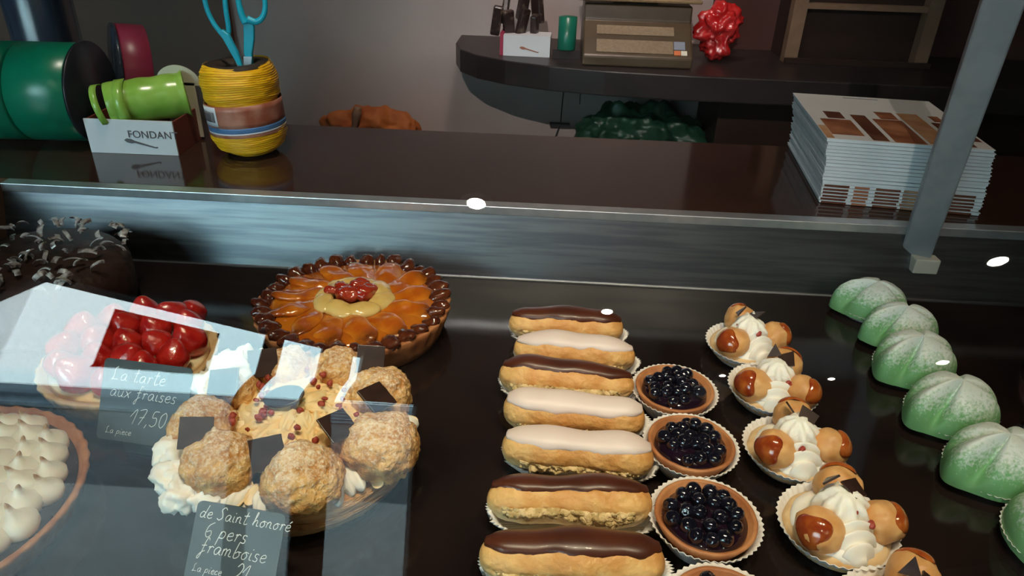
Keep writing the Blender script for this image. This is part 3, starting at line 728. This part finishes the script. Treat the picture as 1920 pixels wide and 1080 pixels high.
for k in range(56):
    a = R(150)+k*R(240)/56+rng.uniform(-.05, .05); rr = rng.uniform(.074, .094)
    if fl is None:
        bm = bmesh.new(); grid(bm, 8, 18, lambda i, j: (.0085*i*math.cos(j*2*PI)*(1-.25*i*math.cos(j*2*PI)), .0052*i*math.sin(j*2*PI), .0016*i*i), cv=True)
        bmesh.ops.remove_doubles(bm, verts=bm.verts, dist=1e-6)
        fl = obj('almond_flake', bm, K['almond'], t); so = fl.modifiers.new('s', 'SOLIDIFY'); so.thickness = .0007; o = fl
    else: o = fl.copy(); COL.objects.link(o)
    o.location = (rr*math.cos(a), rr*math.sin(a), .043-.5*(rr-.074)+rng.uniform(-.004, .003)); o.rotation_euler = (rng.uniform(-.5, .5), rng.uniform(.1, .9), a+rng.uniform(-.5, .5))

# ---- fruit tart
def crust_ring(name, R1, h, m, t, scal=36, amp=.02, inner=.012, floorz=None):
    bm = bmesh.new(); fz = floorz or h*.7
    lathe(bm, [(.0001, .001), (R1*.90, .001), (R1*.93, h*.3), (R1*.97, h*.7), (R1, h*.96), (R1*.985, h), (R1-inner*.6, h), (R1-inner, fz), (.0001, fz)], scal*5,
          lambda th, r, z, k: (r*(1+(amp*math.cos(scal*th) if 1 < k < 7 else 0)), z+(.0008*math.cos(scal*th) if k in (5, 6) else 0)))
    return obj(name, bm, m, t)
AT = (-.204, .682, 0)
t = thing('fruit_tart', 'round glazed apricot and pear tart with a dark scalloped rim at the back', 'tart', AT)
crust_ring('tart_crust', .107, .034, K['crust'], t, 34, .012, .010, .026)
bm = bmesh.new(); lathe(bm, [(.0001, .0275), (.094, .0275), (.097, .030), (.085, .0365), (.05, .0375), (.0001, .038)], 80); obj('glaze', bm, K['orange_jelly'], t)
rng = random.Random(9)
for k in range(34):
    a = 2*PI*k/34; bm = bmesh.new(); s = rng.uniform(.85, 1.2)
    blob(bm, (.0120*s, .0078*s, .0070*s), .003, 90, k, 3); obj('caramelised_fruit', bm, K['charred'], t, loc=((.0965+rng.uniform(-.003, .002))*math.cos(a), .0965*math.sin(a), .0330+rng.uniform(0, .004)), rot=(0, R(-25), a))
for k in range(13):
    a = 2*PI*k/13+.1; bm = bmesh.new()
    def ap(p, q): return (q.x, q.y*(1-.15*p.x), q.z+.003*(p.x*p.x)-.002)
    blob(bm, (.032, .0215, .0072), .004, 45, k, 4, shape=ap)
    obj('apricot_slice', bm, K['apricot'], t, loc=(.064*math.cos(a), .064*math.sin(a), .0335+rng.uniform(0, .002)), rot=(R(16), R(-5), a+R(38)+rng.uniform(-.3, .3)))
for k in range(8):
    a = 2*PI*k/8+.5; bm = bmesh.new()
    blob(bm, (.021, .0115, .0062), .0012, 80, k, 4); rr = .031+rng.uniform(-.003, .004)
    obj('pear_slice', bm, K['pear'], t, loc=(rr*math.cos(a), rr*math.sin(a), .0405+rng.uniform(0, .002)), rot=(R(15), 0, a+R(80)))
for k, (x, y, z, s, rz) in enumerate(((-.002, -.006, .047, 1.3, .2), (.015, .000, .048, 1.25, 1.2), (-.014, .006, .0475, 1.0, 2.), (.004, .013, .049, 1.0, .6), (-.024, -.001, .047, .7, .1))):
    bm = bmesh.new(); blob(bm, (.012*s, .008*s, .0065*s), .0022, 120, k, 4, shape=lambda p, q: (q.x, q.y, q.z*(1-.2*p.x)))
    obj('cherry_piece', bm, K['cherry'], t, loc=(x, y, z), rot=(0, 0, rz))

# ---- strawberry tart
t = thing('strawberry_tart', 'strawberry tart with big glazed berries seen through the pale reflection', 'tart', (-.400, .570, 0))
crust_ring('tart_crust', .082, .026, K['crust_pale'], t, 30, .012, .009, .020)
bm = bmesh.new(); lathe(bm, [(.0001, .021), (.073, .021), (.070, .025), (.0001, .028)], 60); obj('custard', bm, K['custard'], t)
rng = random.Random(4); st = None; pts = [(0, 0)]+[(.030*math.cos(2*PI*k/6), .030*math.sin(2*PI*k/6)) for k in range(6)]+[(.058*math.cos(2*PI*k/12+.2), .058*math.sin(2*PI*k/12+.2)) for k in range(12)]
for k, (x, y) in enumerate(pts):
    if st is None:
        bm = bmesh.new(); blob(bm, (.0165, .0155, .019), .001, 60, 1, 4, shape=lambda p, q: (q.x*(1-.38*max(0, p.z)), q.y*(1-.38*max(0, p.z)), q.z)); st = obj('strawberry', bm, K['strawberry'], t); o = st
    else: o = st.copy(); COL.objects.link(o)
    o.location = (x, y, .040+rng.uniform(-.002, .003)); o.rotation_euler = (rng.uniform(-.5, .5), rng.uniform(-.5, .5), rng.random()*6); s = rng.uniform(.9, 1.1); o.scale = (s, s, s)
o = st.copy(); COL.objects.link(o); o.location = (.030, .074, .033); o.rotation_euler = (.6, .5, 0); o.scale = (.9, .9, .9)

# ---- meringue tart
t = thing('meringue_tart', 'round brown-crusted tart topped with toasted white meringue peaks at lower left', 'tart', (-.457, .370, 0))
crust_ring('tart_crust', .114, .026, K['crust'], t, 44, .006, .008, .019)
bm = bmesh.new(); lathe(bm, [(.0001, .0195), (.104, .0195), (.105, .021), (.0001, .0235)], 80); obj('dark_filling', bm, K['darkfill'], t)
rng = random.Random(8); mp = None; n_ = 0
for i in range(-5, 6):
    for j in range(-5, 6):
        x = (i+.5*(j % 2))*.0195; y = j*.0172
        if math.hypot(x, y) > .096: continue
        if mp is None:
            bm = bmesh.new(); lathe(bm, [(.0001, 0), (.0118, 0), (.0142, .004), (.0138, .009), (.0100, .0120), (.0055, .0150), (.0030, .0185), (.0014, .0235), (.0001, .0252)], 30, lambda th, r, z, k: (r, z))
            for v in bm.verts:
                v.co.x += .0025*(max(0, v.co.z-.012)/.012)**2; v.co += Vector(v.co)*.06*fb(v.co, 80, 2)
            mp = obj('meringue_peak', bm, K['meringue'], t); o = mp
        else: o = mp.copy(); COL.objects.link(o)
        o.location = (x+rng.uniform(-.0015, .0015), y+rng.uniform(-.0015, .0015), .0205+.006*(1-(x*x+y*y)/.0074)); o.rotation_euler = (rng.uniform(-.12, .12), rng.uniform(-.12, .12), rng.random()*6)
        s = rng.uniform(.9, 1.08); o.scale = (s, s, s*1.1)

# ---- chocolate shaving cake
t = thing('chocolate_shaving_cake', 'dark chocolate cake covered with glinting chocolate shavings at far left', 'cake', (-.565, .690, 0))
bm = bmesh.new(); lathe(bm, [(.0001, .001), (.092, .001), (.096, .01), (.095, .05), (.085, .062), (.0001, .066)], 80, lambda th, r, z, k: (r*(1+.015*fb((math.cos(th), math.sin(th), z*20), 3, 2)), z)); obj('cake_body', bm, K['darkcake'], t)
rng = random.Random(3); sh = []
for q in range(5):
    bm = bmesh.new(); L = rng.uniform(.016, .026); cv = rng.uniform(60, 150); W = rng.uniform(.004, .008)
    grid(bm, 10, 3, lambda i, j: (L*.4*math.sin((i-.5)*R(cv))/max(.3, math.sin(R(cv)/2)), W*(j-.5), .006*math.cos((i-.5)*R(cv))))
    me = bpy.data.meshes.new('shaving'); bm.to_mesh(me); bm.free(); me.materials.append(K['shaving']); sh.append(me)
for k in range(98):
    o = bpy.data.objects.new('chocolate_shaving', sh[k % 5]); COL.objects.link(o); o.parent = t
    so = o.modifiers.new('s', 'SOLIDIFY'); so.thickness = .001
    a = rng.random()*2*PI; rr = .094*math.sqrt(rng.random())
    if k % 4 == 0: rr = .094
    o.location = (rr*math.cos(a), rr*math.sin(a), .066+.006*rng.random()-.10*max(0, rr-.08)*(2 if rng.random() < .5 else 1)); o.rotation_euler = (rng.uniform(-.7, .7), rng.uniform(-.7, .7), rng.random()*6)
# ---- price cards
price_card('price_card', 'slate price card reading La tarte aux fraises 17,50 before the strawberry tart', (-.376, .462, .014), R(-6), R(60), .082, .070,
           [('La tarte', .008, .052, .012), ('aux fraises', .008, .038, .0115), ('17,50', .030, .016, .014), ('La piece', .008, .006, .006)])
price_card('price_card', 'slate price card reading de Saint honoré 6 pers framboise 21 before the big cream cake', (-.2360, .322, .010), R(-7), R(52), .066, .060,
           [('de Saint honorE', .003, .049, .0088), ('6 pers', .009, .0365, .0110), ('framboise', .008, .0260, .0105), ('21', .036, .0125, .011), ('La piece', .005, .013, .0055)])

# ================================================================== ON THE COUNTER
ZT = .0898
# large green ribbon reel, lying with axis along x
t = thing('green_ribbon_reel', 'large roll of green satin ribbon on a black reel at the left edge', 'ribbon reel', (-.748, 1.02, ZT+.072), R(4))
for k, (x0, x1) in enumerate(((-.10, -.008), (-.006, .078))):
    bm = bmesh.new(); lathe(bm, [(.020, x0), (.067, x0), (.0695, x0+.002), (.0695, x1-.002), (.067, x1), (.020, x1)], 96); bmesh.ops.rotate(bm, verts=bm.verts, matrix=Matrix.Rotation(PI/2, 3, 'Y'))
    obj('ribbon', bm, K['green_ribbon'], t)
bm = bmesh.new(); lathe(bm, [(.0001, .079), (.072, .079), (.072, .083), (.028, .083), (.024, .086), (.0001, .086)], 64); bmesh.ops.rotate(bm, verts=bm.verts, matrix=Matrix.Rotation(PI/2, 3, 'Y')); obj('reel_flange', bm, K['core'], t)
# pink ribbon reel behind
t = thing('pink_ribbon_reel', 'dark reel wound with deep pink ribbon behind the green roll', 'ribbon reel', (-.690, 1.165, ZT+.0735))
qm = Vector((-.80, -.58, .12)).normalized().to_track_quat('Z', 'Y').to_matrix()
bm = bmesh.new(); lathe(bm, [(.02, -.030), (.070, -.030), (.072, -.028), (.072, .010), (.070, .012), (.02, .012)], 72); bmesh.ops.rotate(bm, verts=bm.verts, matrix=qm); obj('ribbon', bm, K['pink_ribbon'], t)
bm = bmesh.new(); lathe(bm, [(.0001, .013), (.0725, .013), (.0725, .018), (.0001, .020)], 72); bmesh.ops.rotate(bm, verts=bm.verts, matrix=qm); obj('reel_flange', bm, K['navy'], t)
# cellophane roll
bm = bmesh.new(); lathe(bm, [(.0001, 0), (.052, 0), (.053, .003), (.053, .62), (.050, .623), (.0001, .623)], 64, lambda th, r, z, k: (r*(1+.01*math.sin(5*th)), z))
o = obj('cellophane_roll', bm, K['navy'], loc=(-.870, 1.250, -.17)); tag(o, 'tall dark blue-grey roll of wrapping film standing behind the green ribbon', 'roll')
# box with lime ribbon
t = thing('carton', 'open white carton lettered FONDANT with a spoon mark, holding the lime ribbon', 'carton', (-.592, .972, ZT), R(1))
bm = bmesh.new(); box(bm, (-.0635, 0, 0), (.0635, .0025, .0495)); o = obj('front_panel', bm, K['whitebox'], t, smooth=False)
bm = bmesh.new()
for lo, hi in (((-.0635, .003, 0), (.0635, .085, .002)), ((-.0635, .003, .002), (-.061, .085, .048)), ((.061, .003, .002), (.0635, .085, .048)), ((-.061, .0825, .002), (.061, .085, .048))): box(bm, lo, hi)
obj('tray', bm, K['boxside'], t, smooth=False)
def text_part(s, size, parent, loc, rot, m, ext=.0003, shear=0, sx=1):
    c = bpy.data.curves.new('lettering', 'FONT'); c.body = s; c.size = size; c.extrude = ext; c.shear = shear; c.align_x = 'LEFT'
    o = bpy.data.objects.new('lettering', c); COL.objects.link(o); bpy.context.view_layer.update()
    me = bpy.data.meshes.new_from_object(o.evaluated_get(bpy.context.evaluated_depsgraph_get())); bpy.data.objects.remove(o)
    me.materials.clear(); o = bpy.data.objects.new('lettering', me); c = me; COL.objects.link(o); c.materials.append(m); o.parent = parent; o.location = loc; o.rotation_euler = rot; o.scale = (sx, 1, 1)
    return o
text_part('FONDANT', .0150, t, (-.0040, -.0006, .0245), (PI/2, 0, 0), K['ink'], sx=1.0)
def spoon(parent, x, z, s, m):
    bm = bmesh.new(); pts = []
    U = [(-.024, .004), (-.020, .0068), (-.013, .006), (-.008, .0035), (.022, -.0052), (.025, -.0045), (.0255, -.0068), (.022, -.0072), (-.008, .0), (-.014, -.0008), (-.020, .0008)]
    prism(bm, [(x+a*s, z+b*s) for a, b in U[::-1]], -.0, .0006); bmesh.ops.rotate(bm, verts=bm.verts, matrix=Matrix.Rotation(PI/2, 3, 'X'))
    obj('spoon_mark', bm, m, parent, smooth=False, loc=(0, -.0001, 0))
spoon(t, .0120, .0165, .95, K['ink'])
# lime spool
t = thing('lime_ribbon_reel', 'lime green satin ribbon roll resting in the white lettered carton', 'ribbon reel', (-.590, 1.018, ZT+.066), R(5))
t.rotation_euler = (0, R(-5), R(26))
bm = bmesh.new()
prl = [(.0001, -.045), (.0295, -.045), (.0305, -.0448), (.0312, -.043)]+[(.0312+.0008*math.sin(q*.9), -.043+.103*q/20) for q in range(1, 20)]+[(.0335, .060), (.0330, .0612), (.030, .0614), (.010, .0610), (.0001, .0610)]
lathe(bm, prl, 72); bmesh.ops.rotate(bm, verts=bm.verts, matrix=Matrix.Rotation(PI/2, 3, 'Y'))
obj('ribbon', bm, K['lime_ribbon'], t)
bm = bmesh.new()
def strip(x0, x1, a0, a1, r, lift=0):
    grid(bm, 2, 20, lambda i, j: (x0+(x1-x0)*i - .006*math.sin(j*3), (r+lift*j)*math.cos(a0+(a1-a0)*j), (r+lift*j)*math.sin(a0+(a1-a0)*j)))
strip(-.028, -.014, R(90), R(235), .034, .002); strip(-.056, -.047, R(60), R(215), .030, .004)
o = obj('loose_end', bm, K['lime_ribbon'], t); so = o.modifiers.new('s', 'SOLIDIFY'); so.thickness = .0006
o = bmesh.new(); grid(o, 24, 2, lambda i, j: (.034*math.cos(PI*.02+PI*.96*i), 0, .034*math.sin(PI*.02+PI*.96*i)*j+.0)); 
bmesh.ops.remove_doubles(o, verts=o.verts, dist=1e-6)
o = obj('card_disc', o, K['card'], None, smooth=False, loc=(-.548, 1.052, ZT+.082)); so = o.modifiers.new('s', 'SOLIDIFY'); so.thickness = .0015
o.scale = (1, 1, .85)
bm = bmesh.new(); box(bm, (-.572, 1.0505, ZT+.004), (-.524, 1.0525, ZT+.086)); 
o2 = obj('card_tab', bm, K['card'], None, smooth=False); o2.parent = o; o2.matrix_parent_inverse = Matrix.Diagonal((1, 1, 1/.85, 1)) @ Matrix.Translation((.548, -1.052, -(ZT+.082)))
tag(o, 'cream rounded card sticking up behind the lime ribbon', 'card')
tag(bx('red_carton', (-.520, 1.060, ZT), (-.462, 1.120, ZT+.050), K['boxside']), 'small dark red carton between the white box and the yellow twine', 'carton')

# twine spool
t = thing('twine_spool', 'yellow raffia twine spool with a printed paper band and dark hollow top', 'twine spool', (-.432, 1.010, ZT), 0)
t.rotation_euler = (R(0), R(-3), 0)
def tw(i, j):
    z = .004+.124*i; th = j*2*PI
    pr_ = [(0, .036), (.06, .047), (.18, .0535), (.30, .0520), (.36, .0475), (.60, .0480), (.66, .0525), (.82, .0535), (.93, .0500), (1, .0440)]
    for (a, ra), (b, rb) in zip(pr_, pr_[1:]):
        if a <= i <= b: r = ra+(rb-ra)*(i-a)/(b-a)
    r += .0006*math.sin(z*2100+3*math.sin(th*2+z*60)+4*th*0) + .0016*fb((math.cos(th)*.05, math.sin(th)*.05, z*2.5), 40, 1)
    return (r*math.cos(th), r*math.sin(th), z + .002*math.sin(th*2+z*50))
bm = bmesh.new(); grid(bm, 150, 120, tw, cv=True); 
obj('raffia', bm, K['twine'], t)
bm = bmesh.new(); lathe(bm, [(.046, .1235), (.044, .1275), (.030, .1275), (.022, .120), (.021, .02), (.0001, .02), (.0001, .004), (.036, .004)], 60); obj('core', bm, mat('dark_core', (.03, .018, .01), None, rough=.7), t)
def band(nm, z0, z1, a0, a1, r, m):
    bm = bmesh.new(); grid(bm, 40, 5, lambda i, j: ((r+.0004*math.sin(8*i))*math.cos(a0+(a1-a0)*i), r*math.sin(a0+(a1-a0)*i), z0+(z1-z0)*j))
    o = obj(nm, bm, m, t); so = o.modifiers.new('s', 'SOLIDIFY'); so.thickness = .0006; so.offset = 1; return o
band('paper_band', .046, .078, R(-175), R(175), .0532, K['lab_brown'])
band('blue_stripe', .0405, .0475, R(-178), R(178), .0535, K['lab_blue'])
band('white_stripe', .0385, .0405, R(-178), R(178), .0537, K['lab_white'])
band('lower_band', .0340, .0385, R(-178), R(178), .0534, K['lab_brown'])
band('barcode_panel', .050, .077, R(-146), R(-112), .0545, K['lab_white'])
for k in range(9): band('barcode_line', .056, .070, R(-142+k*3), R(-141+k*3+.6*(k % 3)), .0552, K['ink'])

# scissors standing in the spool (plane roughly facing the camera)
t = thing('scissors', 'turquoise-handled scissors standing points down in the yellow twine spool', 'scissors', (-.432, 1.010, ZT+.13))
def loop3(pts, rad, nm='handle'):
    bm = bmesh.new(); tube(bm, pts, rad, 10, sub=6); bmesh.ops.scale(bm, vec=(1, .7, 1), verts=bm.verts); return obj(nm, bm, K['turq'], t)
def flatbar(poly, nm='handle', y0=-.0035, y1=.0035):
    bm = bmesh.new(); prism(bm, poly, y0, y1); bmesh.ops.rotate(bm, verts=bm.verts, matrix=Matrix.Rotation(PI/2, 3, 'X')); return obj(nm, bm, K['turq'], t, smooth=False, bevel=.0015)
h1 = flatbar([(-.002, -.006), (-.010, .012), (-.018, .030), (-.024, .038), (-.016, .042), (-.008, .036), (.001, .012), (.004, -.006)], y0=.0005, y1=.0065)
h2 = flatbar([(.009, -.006), (.006, .010), (.009, .030), (.012, .055), (.022, .056), (.026, .046), (.024, .030), (.018, .010), (.016, -.006)], y0=-.0065, y1=-.0005)
o = loop3([(-.020, .003, .034), (-.029, .003, .046), (-.036, .003, .066), (-.036, .003, .090), (-.027, .003, .110), (-.014, .003, .108), (-.009, .003, .088), (-.010, .003, .064), (-.010, .003, .046), (-.012, .003, .036), (-.020, .003, .034)], .0036, 'finger_loop'); o.parent = h1
o = loop3([(.016, -.003, .050), (.012, -.003, .066), (.012, -.003, .086), (.024, -.003, .100), (.040, -.003, .096), (.047, -.003, .080), (.043, -.003, .062), (.032, -.003, .053), (.020, -.003, .056)], [.005, .0045, .0035, .0032, .0032, .0034, .0038, .0042, .005], 'finger_loop'); o.parent = h2
bm = bmesh.new(); prism(bm, [(-.009, .006), (.002, .006), (.012, -.06), (.010, -.062)], -.0012, -.0002); bmesh.ops.rotate(bm, verts=bm.verts, matrix=Matrix.Rotation(PI/2, 3, 'X')); obj('blade', bm, K['alu'], t, smooth=False)
bm = bmesh.new(); prism(bm, [(.006, .006), (.018, .006), (.000, -.062), (-.002, -.06)], .0002, .0012); bmesh.ops.rotate(bm, verts=bm.verts, matrix=Matrix.Rotation(PI/2, 3, 'X')); obj('blade', bm, K['alu'], t, smooth=False)

# brochure stack
NBR = 19; BH = .0875/NBR
rz0 = R(-6)
b0 = thing('brochure', '', 'brochure', (.362, .905, ZT), rz0, 'stack of brochures on the counter')
bm = bmesh.new(); box(bm, (0, .0, .0002), (.196, .236, BH-.0013)); obj('pages', bm, K['page_cool'], b0, smooth=False)
bm = bmesh.new(); box(bm, (-.0008, -.0012, BH-.0014), (.1968, .2368, BH-.0004)); cv = obj('cover', bm, K['page_cool'], b0, smooth=False)
rng = random.Random(2); low = []
for k in range(NBR):
    b = b0 if k == 0 else dup(b0)
    jx = rng.uniform(-.001, .001)-.010*(k/NBR)**1.5; jy = rng.uniform(-.0012, .0012)-.003*(k/NBR)
    b.location = (.362+jx, .905+jy, ZT+BH*k+.0003); b.rotation_euler = (0, 0, rz0+rng.uniform(-.006, .006))
    b['label'] = 'white brochure inside the stack beside the grey post, showing only its page edges'
    if k == 0: b['label'] = 'bottom brochure of the stack, lying on the black counter top'
    if k < 6: low.append(b)
    top = b
for b in low:   # colour printed on the fore edge of the lowest ones
        for q, (x0, x1, m) in enumerate(((.002, .033, 'pr_dark'), (.040, .058, 'pr_brown'), (.066, .096, 'pr_dark'), (.100, .135, 'pr_tan'), (.142, .186, 'pr_dark'))):
            bm = bmesh.new(); box(bm, (x0, -.0014, .0004), (x1, -.0002, BH-.0019)); obj('printed_edge', bm, K[m], b, smooth=False)
top['label'] = 'top brochure of the stack, its cover printed with brown and tan picture strips'
pm = [(.010, .02, .050, .095, 'pr_brown'), (.000, .002, .0095, .06, 'pr_tan'), (.056, .004, .076, .125, 'pr_dark'), (.082, .002, .120, .110, 'pr_brown'), (.124, .006, .152, .150, 'pr_tan'), (.094, .112, .118, .150, 'pr_brown'), (.158, .004, .178, .110, 'pr_dark'), (.182, .03, .193, .13, 'pr_dark'), (.165, .115, .178, .145, 'pr_brown'), (.022, .10, .045, .135, 'pr_dark')]
for x0, y0, x1, y1, m in pm:
    bm = bmesh.new(); box(bm, (x0, y0, BH-.0004), (x1, y1, BH-.0001)); obj('printed_picture', bm, K[m], top, smooth=False)
bm = bmesh.new(); box(bm, (.070, .222, BH-.0004), (.120, .225, BH-.0001)); obj('printed_line', bm, K['ink'], top, smooth=False)
bm = bmesh.new(); box(bm, (-.0006, -.0006, BH-.0004), (.1962, .2362, BH-.00025)); obj('cover_sheet', bm, K['page'], top, smooth=False)

# ================================================================== ON THE WALL SHELF
ZS = .1045
t = thing('small_carton', 'small white carton with a faint spoon mark on the curved wall shelf', 'carton', (-.055, 1.70, ZS), R(-2))
bx('front_panel', (-.053, 0, 0), (.053, .002, .046), K['whitebox'], t)
bx('side_panel', (-.062, .003, 0), (-.054, .07, .048), K['pinktag'], t); bx('tray', (-.054, .003, 0), (.053, .07, .044), K['whitebox'], t)
spoon(t, .005, .016, .9, K['lab_brown'])
t = thing('wrapped_packets', 'heap of dark wrapped packets standing in the small white carton', 'packets', (-.080, 1.745, ZS+.045))
for k, (x, y, z, ry_, sx_, sz_) in enumerate(((-.048, 0, .024, 8, .022, .066), (-.020, -.004, .020, -6, .026, .058), (.012, .0, .022, 12, .024, .062), (.040, .002, .016, -14, .022, .050), (-.030, .03, .044, 20, .030, .060), (.010, .03, .050, -10, .036, .060), (.045, .03, .044, 15, .030, .056))):
    bm = bmesh.new(); box(bm, (-sx_/2, -.008, -sz_/2), (sx_/2, .008, sz_/2)); bmesh.ops.transform(bm, matrix=T(x, y, z, .1, R(ry_), k*.4), verts=bm.verts); obj('packet', bm, K['packet'], t, smooth=False, bevel=.004)
t = thing('green_tin', 'small dark green tin beside the bronze scale on the shelf', 'tin', (.035, 1.70, ZS))
bm = bmesh.new(); lathe(bm, [(.0001, 0), (.020, 0), (.0205, .002), (.0205, .070), (.0001, .072)], 40); obj('body', bm, K['tin'], t, loc=(0, 0, .02))
bx('stand', (-.03, -.01, 0), (.03, .04, .02), K['shelf'], t)
t = thing('shop_scale', 'bronze-coloured shop scale with a sloping keypad on the wall shelf', 'scale', (.185, 1.66, ZS))
bm = bmesh.new(); V = []
prof = [(-.03, 0), (-.03, .022), (.05, .085), (.055, .118), (.16, .118), (.16, 0)]
a_ = [bm.verts.new((-.115, y, z)) for y, z in prof]; b_ = [bm.verts.new((.125, y, z)) for y, z in prof]
bm.faces.new(a_); bm.faces.new(b_[::-1])
for i in range(6): bm.faces.new((a_[i], b_[i], b_[(i+1) % 6], a_[(i+1) % 6]))
obj('body', bm, K['scale_body'], t, smooth=False, bevel=.004)
slope = math.atan2(.063, .08)
def onslope(nm, x0, x1, s0, s1, m, h=.002):
    bm = bmesh.new(); box(bm, (x0, s0, 0), (x1, s1, h)); return obj(nm, bm, m, t, smooth=False, loc=(0, -.03, .022), rot=(slope, 0, 0))
onslope('keypad', -.085, .082, .010, .045, K['scale_key']); onslope('display', -.085, .085, .060, .085, K['scale_key'])
onslope('button', .084, .098, .008, .020, K['btn_o']); onslope('button', .099, .112, .008, .020, K['btn_w']); onslope('button', .084, .108, .023, .045, K['btn_b'])
bm = bmesh.new(); box(bm, (-.13, .03, .126), (.14, .17, .133)); obj('weighing_plate', bm, K['brass'], t, smooth=False, bevel=.002)
bm = bmesh.new(); box(bm, (-.05, .08, .117), (.05, .13, .127)); obj('plate_support', bm, K['scale_body'], t, smooth=False)
bm = bmesh.new(); blob(bm, (.048, .030, .058), .020, 30, 4, 5, amp2=.006, fq2=80, shape=lambda p, q: (q.x*(1+.12*math.sin(9*p.z+4*p.x)), q.y, q.z))
tag(obj('red_plastic_bag', bm, K['red_plastic'], loc=(.380, 1.74, ZS+.066)), 'crumpled red plastic bag right of the scale on the shelf', 'bag')
t = thing('glass_cabinet', 'tan-posted dark glass cabinet standing on the right of the shelf', 'cabinet', (.70, 1.78, ZS))
bx('post', (-.160, -.03, 0), (-.130, 0, .30), K['tan'], t); bx('post', (.135, -.03, 0), (.165, 0, .30), K['tan'], t)
bx('back_panel', (-.15, .0, 0), (.155, .12, .30), K['darkbrown'], t); bx('rail', (-.13, -.025, .118), (.135, -.005, .130), K['tan'], t)
bx('sill', (-.16, -.04, 0), (.17, -.031, .012), K['darkbrown'], t)
# behind the counter, low
bm = bmesh.new(); blob(bm, (.165, .06, .075), .035, 22, 6, 5, flat=-.062)
tag(obj('green_film_heap', bm, K['green_net'], loc=(.235, 1.80, -.100)), 'heap of dark green wrapping film on the low worktop under the shelf', 'wrapping film')
bm = bmesh.new(); blob(bm, (.13, .05, .06), .02, 20, 9, 5, flat=-.05)
tag(obj('orange_cloth', bm, K['orange'], loc=(-.455, 1.82, -.115)), 'dim orange cloth lying low by the back wall', 'cloth')
t = thing('brush', 'dark-handled brush leaning out of the orange cloth by the wall', 'brush', (-.500, 1.76, -.16), 0); t.rotation_euler = (0, R(14), 0)
bm = bmesh.new(); tube(bm, [(0, 0, .03), (0, 0, .07), (0, 0, .10), (0, 0, .118)], [.006, .007, .012, .008], 12, sub=4); obj('handle', bm, K['tan'], t)
bm = bmesh.new(); tube(bm, [(0, 0, .0), (0, 0, .03)], [.016, .010], 12); obj('bristles', bm, K['core'], t)
t = thing('cable', 'thin black cable hanging down the wall from the shelf', 'cable', (.04, 1.93, 0))
bm = bmesh.new(); tube(bm, [(0, 0, .05), (.001, 0, 0), (-.002, 0, -.06), (-.003, 0, -.115)], .0016, 6, sub=4); obj('cord', bm, K['core'], t)
bm = bmesh.new(); tube(bm, [(-.003, 0, -.115), (-.012, 0, -.14), (-.02, 0, -.17)], .0014, 6, sub=4); obj('cord', bm, K['core'], t)
bx('bracket', (-.032, -.01, -.118), (.022, .01, -.113), K['core'], t)
bm = bmesh.new(); tube(bm, [(.16, 1.935, .05), (.14, 1.935, .01), (.09, 1.935, -.02), (.085, 1.935, -.06)], .0012, 6, sub=5)
tag(obj('thin_cord', bm, K['core'], smooth=True), 'thin curved cord drooping below the shelf above the green film', 'cord')
